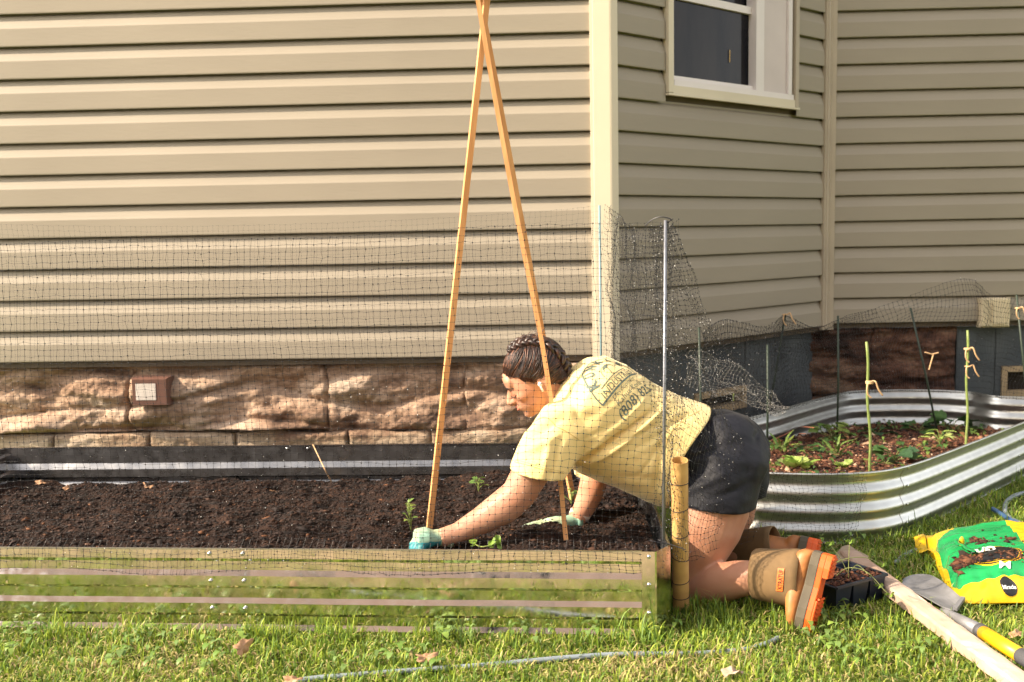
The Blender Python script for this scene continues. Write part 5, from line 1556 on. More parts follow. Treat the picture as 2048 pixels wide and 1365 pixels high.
    if patch_on:
        cbv = BVHTree.FromPolygons(m.v, m.f)
        def pj(px, py):
            d = Vector((0.05, 1, -0.25)).normalized(); d = ray(px, py); h_ = cbv.ray_cast(CAMO, d); return (h_[0] - d*0.0042) if h_[0] else None
        # patch corners measured on the cuff
        pa = Vector((1560, 1137)); pb = Vector((1552, 1183)); pc = Vector((1568, 1137))
        def quad(u, v): return (1554.0 + 13.0*u + 5*(1-v)*0 - 3.6*v + 1.5, 1136.5 + 46.0*v + 0.8*u)
        G_ = [[pj(*quad(u, v)) for u in np.linspace(0, 1, 5)] for v in np.linspace(0, 1, 9)]
        if all(p is not None for r_ in G_ for p in r_):
            mm = MB(); mm.grid(G_); pt = part('patch', mm, M['patch'], bt_, fix=False)
            V, F_ = text_mesh('XTRATUF', 10.0, 0.12)
            x0 = min(v.x for v in V); x1 = max(v.x for v in V); y1 = max(v.y for v in V)
            mm = MB(); P = []
            for v in V:
                v_ = 1 - (0.06 + 0.88*(v.x-x0)/(x1-x0)); u_ = 0.18 + 0.66*(1 - v.y/y1)
                d_ = ray(*quad(u_, v_)); h_ = cbv.ray_cast(CAMO, d_); P.append(h_[0] - d_*0.0052)
            mm.add(P, F_); part('patch_print', mm, M['ink2'], bt_, fix=False)
    return bt_
hl = PY(1650, 1112, 2.47); to = PY(1612, 1268, 2.44)
boot(PY(1507, 1147, 2.555), PY(1605, 1158, 2.495), hl, to, Vector((0.88, -0.47, -0.02)), 'near boot, ochre rubber with folded tan cuff and orange sole', rs=(0.060, 0.0700))
hl2 = PY(1622, 1080, 2.83); to2 = PY(1598, 1212, 2.79)
boot(PY(1474, 1102, 2.91), PY(1553, 1096, 2.85), hl2, to2, Vector((0.90, -0.42, 0.02)), 'far boot, half hidden behind the near one, cuff in shade', patch_on=False, rs=(0.055, 0.060))
# ------------------------------------------------------------------ potting-mix bag
BT = 0.100
def bagpt(px, py, z): return PZ(px, py, z)
# footprint on the ground (left end visible, right end past the frame)
b00 = PZ(1918, 1208, 0.015); b01 = PZ(1822, 1072, 0.06)
dir_r = Vector((1, -0.03, 0)).normalized()
W_ = 0.80
b00 = Vector((b00.x-0.01, b00.y, 0)); bl_ = PZ(1828, 1082, 0.0); bl_ = Vector((bl_.x+.01, PZ(1880, 1062, 0.05).y+.02, 0))
b10 = b00 + dir_r*W_; b11 = bl_ + dir_r*W_
bag = thing('potting_mix_bag', (b00+b11)/2, 'green and yellow bag of potting mix, torn open, lying on the grass at right', 'bag')
def bagz(u, v):
    e = (1-abs(2*u-1)**5.5)**0.55 if abs(2*u-1) < 1 else 0
    f = (1-abs(2*v-1)**4.2)**0.55 if abs(2*v-1) < 1 else 0
    return e*f
def bagS(u, v, top=True):
    e = bagz(u, v)
    p = b00.lerp(b10, u).lerp(bl_.lerp(b11, u), v)
    h = 0.018 + (BT-0.018)*e
    wr = 0.010*nz((u*5, v*5, 1)) + 0.007*nz((u*14, v*14, 5)) + 0.006*nz((u*11+v*24, v*20, 9)) 
    wr += 0.004*math.sin(u*90 + 8*nz((u*4, v*4, 2)))*max(0, 1-v*5)
    h += wr*min(1, e*2) - 0.020*math.exp(-((u-.16)**2+(v-.62)**2)/0.006)
    # crimped end
    if u < 0.03: h = 0.030 + 0.008*math.sin(v*22)
    return Vector((p.x + 0.006*nz((v*6, u, 3)), p.y + 0.006*nz((u*6, v, 7)), h if top else max(0.003, 0.016 - 0.012*e)))
NU, NV = 120, 70
us = 0.5-0.5*np.cos(np.linspace(0, PI, NU+1))*1.0; us = np.linspace(0, 1, NU+1)**1.0
vsx = np.linspace(0, 1, NV+1)
T = [[bagS(u, v) for v in vsx] for u in us]; Bm = [[bagS(u, v, False) for v in vsx] for u in us]
m = MB(); m.grid(T); m.grid(Bm, flip=True)
for a_, b_ in ((T[0], Bm[0]), (T[-1], Bm[-1]), ([r[0] for r in T], [r[0] for r in Bm]), ([r[-1] for r in T], [r[-1] for r in Bm])): m.grid([list(a_), list(b_)])
gu1, gv0 = 0.30, 0.085
def inhole(c):
    return False
for fi, f in enumerate(m.f):
    if fi < NU*NV:
        i = fi//NV; j = fi % NV; u = (i+.5)/NU; v = (j+.5)/NV
        gx = gu1 - 0.02*v
        green = ((0.016 if v < .74 else .016 + .5*(v-.74)) < u < gx) and (gv0 < v < 0.985)
        m.mi[fi] = 1 if green else 0
me = m.mesh('bag_film', ROOTLOC[bag.name]); 
link('bag_film', me, [M['bagy'], M['bagg']], bag, True, fix=True)
tbv = BVHTree.FromPolygons(m.v, m.f)
def ontop(u, v, lift=0.0012):
    p = b00.lerp(b10, u).lerp(bl_.lerp(b11, u), v); h = tbv.ray_cast(Vector((p.x, p.y, 1)), Vector((0, 0, -1)))
    return h[0] + Vector((0, 0, lift)) if h[0] else Vector((p.x, p.y, BT))
lenu = W_; lenv = (bl_-b00).length
def oval(cu, cv, ru, rv, lift, mat, name, u0=-9, n=40):
    mm = MB(); rings_ = []
    for k in range(0, 8):
        rings_.append([ontop(max(u0, cu + ru/lenu*k/7*math.cos(t)), cv + rv/lenv*k/7*math.sin(t), lift) for t in np.linspace(0, 2*PI, n)])
    mm.grid(rings_); return part(name, mm, mat, bag, fix=False)
def unrot(px, py, z=BT):      # photo position on the bag top -> (u, v)
    q = PZ(px, py, z) - b00; a = q.dot(dir_r)/W_; vd = (bl_-b00); b = (q - dir_r*(q.dot(dir_r)*0)).y/vd.y
    a = (q.x - vd.x*b)/ (dir_r.x*W_); return a, b
ou, ov = unrot(1992, 1106)
oval(ou, ov, 0.068, 0.052, 0.0010, M['bagy'], 'oval_edge'); oval(ou, ov, 0.064, 0.048, 0.0018, M['blackp'], 'oval_ring'); oval(ou, ov, 0.060, 0.0450, 0.0024, M['bagy'], 'oval_line'); oval(ou, ov, 0.058, 0.0432, 0.0030, M['blackp'], 'oval_badge')
def bagtext(txt, size, cu, cv, rot, mat, lift=0.0040, bold=0.0, sx=1.0):
    V, F = text_mesh(txt, size, bold); xc = (min(v.x for v in V)+max(v.x for v in V))/2; yc = (min(v.y for v in V)+max(v.y for v in V))/2
    mm = MB(); P = []
    for v in V:
        x = (v.x-xc)*sx; y = v.y-yc; xx = x*math.cos(rot)-y*math.sin(rot); yy = x*math.sin(rot)+y*math.cos(rot)
        P.append(ontop(cu + xx/lenu, cv + yy/lenv, lift))
    mm.add(P, F); part('print', mm, mat, bag, fix=False)
bagtext('Gro', 0.040, ou-0.035, ov+0.075, R(165), M['white'], bold=0.0012)
bagtext('M', 0.040, ou+0.010, ov-0.115, R(168), M['white'], bold=0.0002, sx=1.1)
# small round badge on the front side: a disc on the flank
def onfront(u, h, lift=0.0015):
    p = b00.lerp(b10, u); o_ = Vector((p.x, p.y-0.3, h)); r_ = tbv.ray_cast(o_, Vector((0, 1, 0.0))); return r_[0] - Vector((0, lift, 0)) if r_[0] else Vector((p.x, p.y, h))
qd = PZ(2043, 1186, 0.06); fu = (qd.x - b00.x)/W_
for rr_, mt, nm, lf in ((0.0215, 'bagy', 'badge_edge', 0.001), (0.0195, 'blackp', 'badge', 0.002)):
    mm = MB(); mm.grid([[onfront(fu + rr_*k/5*math.cos(t)/W_, 0.052 + rr_*k/5*math.sin(t), lf) for t in np.linspace(0, 2*PI, 24)] for k in range(6)]); part(nm, mm, M[mt], bag, fix=False)
V, F = text_mesh('Miracle', 0.0115, 0.0002); xc = (min(v.x for v in V)+max(v.x for v in V))/2
mm = MB(); mm.add([onfront(fu + (v.x-xc)/W_, 0.049 + v.y, 0.0032) for v in V], F); part('print', mm, M['white'], bag, fix=False)
# tear: curled flap and dark opening
hu, hvv = unrot(1918, 1100)
hu2, hv2 = unrot(1950, 1106)
mm = MB(); cu_, cv_ = unrot(1936, 1095)
Pn = [unrot(*q) for q in ((1916, 1086), (1926, 1088), (1940, 1096), (1952, 1104), (1946, 1108), (1932, 1105), (1920, 1098))]
c_ = (sum(p[0] for p in Pn)/7, sum(p[1] for p in Pn)/7)
mm.add([ontop(*c_, 0.0016)] + [ontop(*p, 0.0016) for p in Pn], [(0, i+1, (i+1) % 7 + 1) for i in range(7)])
part('tear_opening', mm, M['void'], bag, fix=False)
mm = MB(); fl0 = catmull([ontop(*unrot(*q), 0.002) for q in ((1915, 1072), (1926, 1082), (1940, 1090), (1956, 1102))], 5)
fl1 = [p + Vector((-0.010 + .003*math.sin(i), -0.004, 0.016*math.sin(min(1, (i+3)/8)*PI*.8)+.002)) for i, p in enumerate(fl0)]
fl2 = [p + Vector((-0.016, -0.014, 0.002)) for p in fl1]
mm.grid([fl0, fl1, fl2]); fo = part('torn_flap', mm, M['bagg'], bag, smooth=True, fix=False)
q_ = fo.modifiers.new('t', 'SOLIDIFY'); q_.thickness = 0.0008
mm = MB(); w0_ = [ontop(*unrot(*q), 0.003) for q in ((1917, 1069), (1922, 1070))]
mm.ell(ontop(*unrot(1923, 1077), 0.010), (0.008, 0, 0), (0, 0.006, 0), (0, 0, 0.016), 10, 8); part('torn_edge', mm, M['bagy'], bag, smooth=True)
# pale crimped strip on the far left corner
mm = MB(); e_ = [bagS(0.0, v) + Vector((-0.004, 0, 0.006)) for v in np.linspace(.70, 1, 9)]; e2_ = [p + Vector((-0.030, 0.004, -0.014+.006*math.sin(i*1.3))) for i, p in enumerate(e_)]
mm.grid([e_, e2_]); q = part('seam_strip', mm, M['bagy'], bag, smooth=True, fix=False); k_ = q.modifiers.new('t', 'SOLIDIFY'); k_.thickness = 0.0012
# spilt soil on the bag
r3 = np.random.default_rng(21); P_ = []
for (cx_, cy_, sx_, sy_, n_) in ((1915, 1104, 16, 5, 420), (1940, 1107, 14, 3, 160), (1903, 1112, 7, 4, 120), (1930, 1133, 9, 4, 110), (1960, 1151, 8, 2.5, 60), (1950, 1067, 7, 3, 60), (1965, 1078, 6, 2, 30), (2010, 1108, 16, 3, 60), (1995, 1085, 40, 20, 40)):
    for k in range(n_):
        u, v = unrot(cx_ + r3.normal()*sx_, cy_ + r3.normal()*sy_)
        if 0.03 < u < .6 and .15 < v < .97: P_.append(tuple(ontop(u, v, 0.002)))
P_ = np.array(P_); n = len(P_); sz = r3.gamma(2.0, 0.0013, n)+0.0012
sz3 = np.stack([sz*r3.uniform(1, 2.4, n), sz, sz*.8], -1); base = np.array([(0.10, 0.035, 0.02), (0.035, 0.017, 0.012), (0.17, 0.07, 0.035)])
o = link('spilt_soil', scatter(P_, sz3, base[r3.choice(3, n)]*r3.uniform(.7, 1.2, (n, 1)), seed=9), M['crumb']); meta(o, 'brown potting mix spilt over the green bag', 'soil', None, 'stuff')

# ------------------------------------------------------------------ weathered board
wa = PZ(1700, 1112, 0.035); wb = PZ(2075, 1392, 0.030)
d_ = (wb-wa).normalized(); s_ = Vector((-d_.y, d_.x, 0)).normalized()
if s_.x < 0: s_ = -s_
BW, BH_ = 0.050, 0.030
m = MB(); K = 60; rings_ = []
for i in range(K+1):
    p = wa.lerp(wb, i/K); jj = 0.0022
    prof = [(-BW/2, -BH_/2), (-BW/2-.001, BH_/2-.008), (-BW/2+.004, BH_/2-.002), (-BW*.2, BH_/2), (BW*.2, BH_/2+.001), (BW/2-.004, BH_/2-.001), (BW/2, BH_/2-.005), (BW/2, -BH_/2)]
    sc = 1.0
    rings_.append([p + s_*(a*sc + jj*nz((i*.4, k, 3))) + Vector((0, 0, b + jj*nz((i*.35, k, 9)) - (0.006 if nz((i*.21, k, 31)) > .28 else 0))) for k, (a, b) in enumerate(prof)])
nR_ = 8; vs_ = [p for r in rings_ for p in r]; fs = [(i*nR_+j, i*nR_+(j+1) % nR_, (i+1)*nR_+(j+1) % nR_, (i+1)*nR_+j) for i in range(K) for j in range(nR_)]
# splintered point
tip = wa - d_*0.05 - s_*0.015; vs_.append(tip); ti = len(vs_)-1; fs += [(ti, (j+1) % nR_, j) for j in range(nR_)]; fs.append(tuple(K*nR_+j for j in range(nR_)))
m.add(vs_, fs); solo('wooden_board', m, M['board'], 'pale weathered board lying diagonally across the grass at lower right', 'board')
m = MB(); c_ = PZ(1702, 1106, 0.02); rs_ = random.Random(3)
top_ = []; outl = [(1668, 1112), (1685, 1093), (1698, 1090), (1712, 1100), (1737, 1112), (1735, 1124), (1700, 1125), (1675, 1122)]
tp_ = [PZ(x, y, 0.034 + .006*rs_.random()) for x, y in outl]; bt2 = [Vector((p.x, p.y, 0.0)) for p in tp_]; n = len(tp_)
m.add(tp_ + bt2, [tuple(range(n))] + [(i, n+i, n+(i+1) % n, (i+1) % n) for i in range(n)]); solo('flat_stone', m, M['stonepath'], 'flat tan stone lying behind the seedling tray', 'stone')

# ------------------------------------------------------------------ hand spade
sp0 = PZ(1803, 1172, 0.045); sp1 = PZ(1905, 1228, 0.02); hd0 = PZ(1895, 1226, 0.028); hd1 = PZ(2085, 1335, 0.055)
spade = thing('garden_spade', PZ(1905, 1230, 0.0), 'spade with grey blade and yellow handle on the grass beside the potting bag', 'spade')
axs = (hd1-hd0).normalized(); zup = Vector((0, 0, 1)); 
out = [(1806, 1164), (1820, 1157), (1838, 1154), (1860, 1156), (1880, 1166), (1900, 1182), (1926, 1205)]
out2 = [(1800, 1172), (1822, 1186), (1846, 1198), (1868, 1210), (1886, 1220), (1898, 1224), (1908, 1226)]
m = MB(); Gt = []
A = catmull([PZ(x, y, 0.032) for x, y in out], 5); B = catmull([PZ(x, y, 0.030) for x, y in out2], 5)
for a, b in zip(A, B):
    Gt.append([a.lerp(b, t) + Vector((0, 0, 0.012*(2*t-1)**2 - 0.004)) for t in np.linspace(0, 1, 9)])
m.grid(Gt); m.grid([[p - Vector((0, 0, 0.003)) for p in r] for r in Gt], flip=True)
m.grid([Gt[-1], [p - Vector((0, 0, .003)) for p in Gt[-1]]]); m.grid([[r[-1] for r in Gt], [r[-1] - Vector((0, 0, .003)) for r in Gt]]); m.grid([[r[0] for r in Gt], [r[0] - Vector((0, 0, .003)) for r in Gt]])
m.beam(Gt[-1][0] + Vector((0, 0, .003)), Gt[-1][7] + Vector((0, 0, 0.003)), 0.010, 0.008)
part('blade', m, M['spade'], spade, smooth=False)
sk1 = PZ(1960, 1262, 0.035)
m = MB(); m.loft([hd0 - axs*0.03, hd0, hd0.lerp(sk1, .5), sk1], [0.006, 0.0095, 0.0135, 0.0165], [0.004, 0.0085, 0.0135, 0.0165], n=18); part('socket', m, M['spade'], spade, smooth=True)
m = MB(); m.loft([sk1 - axs*0.006, sk1, sk1 + axs*0.014, sk1 + axs*0.016], [0.0155, 0.0182, 0.0182, 0.016], n=18); part('collar', m, M['grip'], spade, smooth=True)
e1 = PZ(2042, 1312, 0.048)
m = MB(); m.loft([sk1 + axs*0.0162, sk1.lerp(e1, .5), e1], 0.0165, n=20); part('shaft', m, M['handle'], spade, smooth=True)
m = MB(); m.loft([e1, e1 + axs*.006, e1 + axs*0.18], [0.0175, 0.0185, 0.0185], n=20); part('end_grip', m, M['grip'], spade, smooth=True)

# ------------------------------------------------------------------ nursery tray (six cells)
TH = 0.074
tc0 = PZ(1672, 1158, TH); tc1 = PZ(1690, 1171, TH); tc2 = PZ(1772, 1148, TH); tc3 = PZ(1742, 1126, TH); 
tA = PZ(1692, 1170, TH); tB = PZ(1774, 1147, TH)
ex = (tB-tA); ex.z = 0; Lx = ex.length; ex.normalize(); ey = Vector((-ex.y, ex.x, 0)); Ly = 0.125; tA = tA - ex*0.035; Lx += 0.035
tray = thing('seedling_tray', Vector((tA.x, tA.y, 0)) + ex*Lx/2 + ey*Ly/2, 'dark navy plastic six cell tray holding soil and limp seedlings behind the near boot', 'tray')
def tp(a, b, z): return Vector((tA.x, tA.y, 0)) + ex*(a*Lx) + ey*(b*Ly) + Vector((0, 0, z))
m = MB(); nc, nr = 3, 2; lipw = 0.006
# rim lattice as beams + tapered cell cups
for b in (0, .5, 1): m.beam(tp(0, b, TH-.003), tp(1, b, TH-.003), 0.008 if b != .5 else .006, 0.006)
for a in (0, 1/3, 2/3, 1): m.beam(tp(a, 0, TH-.0036), tp(a, 1, TH-.0036), 0.008 if a in (0, 1) else .006, 0.005, up=(0, 0, 1))
part('rim', m, M['tray'], tray)
cellmb = None
for i in range(nc):
    for j in range(nr):
        a0, a1, b0_, b1_ = i/nc, (i+1)/nc, j/nr, (j+1)/nr; ac, bc = (a0+a1)/2, (b0_+b1_)/2
        mm = MB(); rg = []
        for z, k in ((TH-.004, .93), (TH*.5, .82), (0.006, .70)):
            rg.append([tp(ac+(x-ac)*k, bc+(y-bc)*k, z) for x, y in ((a0, b0_), (a1, b0_), (a1, b1_), (a0, b1_))])
        mm.add(sum(rg, []), [(r*4+q, r*4+(q+1) % 4, (r+1)*4+(q+1) % 4, (r+1)*4+q) for r in range(2) for q in range(4)] + [(8, 9, 10, 11)])
        rgi = [[p + (tp(ac, bc, p.z) - p)*0.05 for p in r] for r in rg]
        mm.add(sum(rgi, []), [(r*4+(q+1) % 4, r*4+q, (r+1)*4+q, (r+1)*4+(q+1) % 4) for r in range(2) for q in range(4)])
        c = part('cell', mm, M['tray'], tray, fix=False)
        lev = TH - (0.006 if (i, j) != (2, 1) else 0.026)
        mm = MB(); n_ = 9
        mm.grid([[tp(ac+(x-.5)*.9*(a1-a0), bc+(y-.5)*.9*(b1_-b0_), lev + 0.005*nz((x*5+i*3, y*5+j*7, 2)) + .003*nz((x*14+i, y*14+j, 7))) for y in np.linspace(0, 1, n_)] for x in np.linspace(0, 1, n_)])
        part('cell_soil', mm, M['mulch'], tray, smooth=False)
V, F = text_mesh('P', 0.022, 0.0); mm = MB(); mm.add([tp(.90, 0, 0) + ex*v.x*.8 - ey*0.0005 + Vector((0, 0, 0.030+v.y)) + ey*0.001 - ey*.004 for v in V], F); part('moulded_letter', mm, M['slate'], tray, fix=False)
P_ = []
for k in range(500):
    a, b = r3.uniform(.03, .97), r3.uniform(.05, .95)
    if a > .66 and b > .5: continue
    P_.append(tuple(tp(a, b, TH-.002 + r3.uniform(0, .003))))
P_ = np.array(P_); n = len(P_); sz = r3.gamma(2, .0010, n)+.001
lc_m = scatter(P_ - np.array(ROOTLOC[tray.name]), np.stack([sz*1.8, sz, sz*.7], -1), base[r3.choice(3, n)]*r3.uniform(.7, 1.2, (n, 1)), seed=12)
link('bark_crumbs', lc_m, M['crumb'], tray)['kind'] = 'stuff'

# ------------------------------------------------------------------ plants
G1c = [(0.16, 0.26, 0.035), (0.10, 0.20, 0.03), (0.22, 0.30, 0.05), (0.05, 0.11, 0.03)]
def leaf_mesh(L_, W, lobes=3, fold=.25, droop=.3, col=(0.1, .2, .03), seed=0, tooth=0.12):
    r = random.Random(seed); n_ = 14; m = MB(); Lf = []; Rt = []; Md = []
    for i in range(n_+1):
        t = i/n_; w = W*math.sin(PI*min(1, t**0.75))**0.8*(1 + tooth*math.sin(t*PI*2*lobes) )*(0.98 if t < 1 else 0)
        y = L_*t; z = -droop*L_*t*t
        Md.append(Vector((0, y, z))); Lf.append(Vector((-w, y - 0.05*L_*math.sin(t*40), z + fold*w + 0.05*L_*math.sin(t*9+seed)*.4))); Rt.append(Vector((w, y - .05*L_*math.sin(t*37), z + fold*w + 0.05*L_*math.sin(t*8+seed+1)*.4)))
    m.grid([Lf, [a.lerp(b, .5) + Vector((0, 0, -fold*W*.15)) for a, b in zip(Lf, Md)], Md, [a.lerp(b, .5) + Vector((0, 0, -fold*W*.15)) for a, b in zip(Rt, Md)], Rt])
    me = m.mesh('leaf'); n2 = len(me.vertices); ca = me.color_attributes.new('Col', 'FLOAT_COLOR', 'POINT')
    c4 = np.ones((n2, 4), np.float32)
    for i, v in enumerate(me.vertices):
        k = 0.85 + .3*r.random(); mid = 1.25 if abs(v.co.x) < W*.12 else 1.0
        c4[i, :3] = [c*k*mid for c in col]
    ca.data.foreach_set('color', c4.ravel()); me.polygons.foreach_set('use_smooth', [True]*len(me.polygons))
    me.materials.append(M['leafcol']); return me
stemmats = {}
def plant(name, base_, n_leaf, L_, W, hgt, spread, label, cat='plant', cols=None, seed=0, stem=True, lobes=3, up=0.5, group=None, droop=.3, lean=(0, 0)):
    r = random.Random(seed); t = thing(name, base_, label, cat, group)
    mes = [leaf_mesh(L_, W, lobes, .25, droop, c, seed+i) for i, c in enumerate(cols or G1c[:3])]
    sm = MB()
    for k in range(n_leaf):
        a = k*2.4 + r.uniform(-.5, .5); rr_ = spread*math.sqrt((k+.6)/n_leaf); h = hgt*(1-0.55*(k/n_leaf)) * r.uniform(.75, 1.1)
        p = Vector((rr_*math.cos(a) + lean[0]*h, rr_*math.sin(a) + lean[1]*h, h)); 
        o_ = bpy.data.objects.new('leaf', mes[k % len(mes)]); COL.objects.link(o_); o_.parent = t; o_.location = p
        s__ = r.uniform(.7, 1.15); o_.scale = (s__, s__, s__); o_.rotation_euler = (r.uniform(-.2, .5) + up*.6, r.uniform(-.4, .4), a - PI/2 + r.uniform(-.4, .4))
        if stem:
            sm.loft(catmull([base_, base_ + Vector((p.x*.25, p.y*.25, p.z*.6)), base_ + p], 3), [0.0014]*7, n=4)
    if stem and sm.v:
        me_ = sm.mesh('stem', base_); c4 = np.ones((len(me_.vertices), 4), np.float32); c4[:, :3] = (0.22, 0.28, 0.08)
        ca = me_.color_attributes.new('Col', 'FLOAT_COLOR', 'POINT'); ca.data.foreach_set('color', c4.ravel()); link('stem', me_, M['leafcol'], t, True)
    return t
def on2(px, py):
    z = 0.10
    for _ in range(4): p = PZ(px, py, z); z = soil2_h(p.x, p.y)
    return Vector((p.x, p.y, z - .003))
def on1(px, py):
    z = 0.16
    for _ in range(5): p = PZ(px, py, z); z = soil_z(p.x, p.y)
    return Vector((p.x, p.y, z - .002))
DK = [(0.05, 0.115, 0.035), (0.075, 0.15, 0.045), (0.04, 0.09, 0.04)]; LT = [(0.30, 0.40, 0.10), (0.24, 0.36, 0.07), (0.36, 0.42, 0.14)]; MD = [(0.14, 0.22, 0.05), (0.10, 0.18, 0.04), (0.20, 0.26, 0.06)]
gp = 'young plants in the curved bed'
pl = [
 ('lettuce_plant', 1597, 942, 16, .030, .017, .028, .028, 'pale crinkled lettuce at the front rim, just right of the shorts', LT, .9),
 ('lettuce_plant', 1688, 940, 8, .022, .012, .018, .016, 'small pale lettuce at the front rim beside the middle green stake', LT, .9),
 ('vine_seedling', 1664, 885, 12, .034, .018, .080, .050, 'upright leafy seedling left of the middle green stake, centre of the curved bed', MD, .3),
 ('vine_seedling', 1790, 925, 9, .034, .020, .045, .042, 'bushy dark seedling by the front rim, right of the middle green stake', DK, .3),
 ('vine_seedling', 1772, 930, 5, .026, .016, .022, .026, 'low dark seedling touching the front rim below the bushy one', DK, .3),
 ('vine_seedling', 1725, 838, 9, .040, .024, .055, .055, 'broad dark leaves at the back, just left of the middle green stake', DK, .2),
 ('vine_seedling', 1815, 835, 9, .040, .024, .075, .050, 'dark leafy seedling at the back under the leaning dark stake', DK, .2),
 ('vine_seedling', 1838, 865, 7, .036, .021, .040, .045, 'dark seedling in the middle, between both green stakes', DK, .2),
 ('vine_seedling', 1905, 865, 9, .042, .024, .060, .055, 'dark seedling spreading left of the right green stake', DK, .2),
 ('vine_seedling', 1965, 850, 12, .042, .024, .085, .060, 'tallest dark seedling right of the right green stake', DK, .2),
 ('vine_seedling', 1950, 822, 7, .040, .022, .050, .060, 'dark leaves against the back wall at the right end', DK, .2),
 ('vine_seedling', 1880, 890, 8, .030, .008, .050, .030, 'yellow green narrow leaved sprout at the right front rim', LT, .1),
 ('vine_seedling', 1640, 845, 6, .028, .016, .030, .040, 'small green seedling at the left back of the curved bed', MD, .2),
 ('vine_seedling', 1618, 905, 6, .026, .014, .022, .032, 'low dark seedling behind the larger lettuce', DK, .2),
 ('weed_plant', 1562, 905, 9, .045, .004, .030, .025, 'tuft of thin grassy leaves close to the shorts', MD, 1.2),
 ('weed_plant', 1670, 915, 9, .048, .004, .030, .028, 'tuft of thin grassy leaves before the middle green stake', MD, 1.2),
 ('vine_seedling', 1755, 870, 6, .036, .020, .028, .045, 'flat dark leaves on the mulch right behind the middle green stake', DK, .1),
 ('vine_seedling', 1545, 935, 4, .022, .012, .014, .018, 'tiny seedling half hidden by the shorts at the rim', MD, .3)]
for k, (nm, px, py, nl_, L_, W, hg, spd, lb, cs_, up_) in enumerate(pl):
    plant(nm, on2(px, py), int(nl_*1.3), L_*1.5, W*1.5, hg*1.1, spd*1.25, lb, 'plant', cs_, 30+k*7, nm != 'lettuce_plant', up=up_, group=None)
r7 = np.random.default_rng(77); Vw = []; Fw = []; Cw = []
for _ in range(420):
    x = r7.uniform(xs0, xs1); y = r7.uniform(ys0, ys1)
    if not inpoly(x, y, inner) or noise.noise(Vector((x*4, y*4, 3))) < -0.05: continue
    z_ = soil2_h(x, y)
    for k in range(3):
        a = k*2.1 + r7.uniform(0, 1); L_ = r7.uniform(.012, .030); W = L_*r7.uniform(.25, .45); z0 = z_ + r7.uniform(.008, .032); b0 = len(Vw)
        d = np.array([math.cos(a), math.sin(a)]); s2 = np.array([-d[1], d[0]])
        for t, w in ((0, 0.15), (.3, 1), (.7, .85), (1, 0)):
            for sg in (-1, 1):
                q = np.array([x, y]) + d*L_*t*1.2 + s2*W*w*sg; Vw.append((q[0], q[1], z0 + .008*math.sin(t*PI) - .006*t + .004*abs(w)))
        for i in range(3): Fw.append((b0+2*i, b0+2*i+1, b0+2*i+3, b0+2*i+2))
        c = np.array([(0.05, 0.11, 0.03), (0.08, 0.15, 0.035), (0.16, 0.24, 0.05), (0.20, 0.10, 0.04)])[r7.integers(0, 4)]*r7.uniform(.7, 1.2); Cw += [tuple(c)]*8
o = link('ground_cover', np_mesh('ground_cover', np.array(Vw), np.array(Fw), np.array(Cw)), M['leafcol']); meta(o, 'low tangled weeds and fallen leaves over the mulch of the curved bed', 'weeds', None, 'stuff')
# seedlings in the long bed
plant('seedling', on1(822, 1064), 9, .018, .007, .085, .010, 'tallest seedling in the long bed, rising beside the left glove', 'seedling', MD[::2], 5, lean=(-.1, 0), up=.9, droop=.5)
plant('seedling', on1(957, 985), 7, .022, .012, .048, .014, 'seedling behind the elbow near the back of the long bed', 'seedling', MD, 6, up=.3)
plant('seedling', on1(1143, 1010), 5, .016, .007, .055, .018, 'thin seedling beside the rear cedar stake', 'seedling', MD, 7, up=.6)
tcr = thing('seedling', on1(975, 1098), 'creeping seedling with round leaves at the front rim of the long bed', 'seedling')
ms4 = leaf_mesh(.020, .011, 2, .2, .2, (0.20, .32, .05), 4)
cp = [on1(945, 1100) + Vector((0, 0, .008)), PY(962, 1094, 2.50), PY(985, 1090, 2.50), PY(1003, 1086, 2.50)]
m = MB(); m.loft(catmull(cp, 4), 0.0016, n=5); me_ = m.mesh('stem', ROOTLOC[tcr.name]); c4 = np.ones((len(me_.vertices), 4), np.float32); c4[:, :3] = (.3, .36, .10); ca = me_.color_attributes.new('Col', 'FLOAT_COLOR', 'POINT'); ca.data.foreach_set('color', c4.ravel()); link('stem', me_, M['leafcol'], tcr, True)
for k, (px, py, sc) in enumerate(((946, 1088, 1), (952, 1084, .8), (949, 1092, .7), (983, 1084, 1.1), (976, 1090, .9), (990, 1078, .8), (1002, 1080, 1.1), (1003, 1090, .9), (996, 1086, .7))):
    o_ = bpy.data.objects.new('leaf', ms4); COL.objects.link(o_); o_.parent = tcr; o_.location = PY(px, py, 2.50) - ROOTLOC[tcr.name]; o_.scale = (sc, sc, sc); o_.rotation_euler = (.5, .3*k, k*1.3)
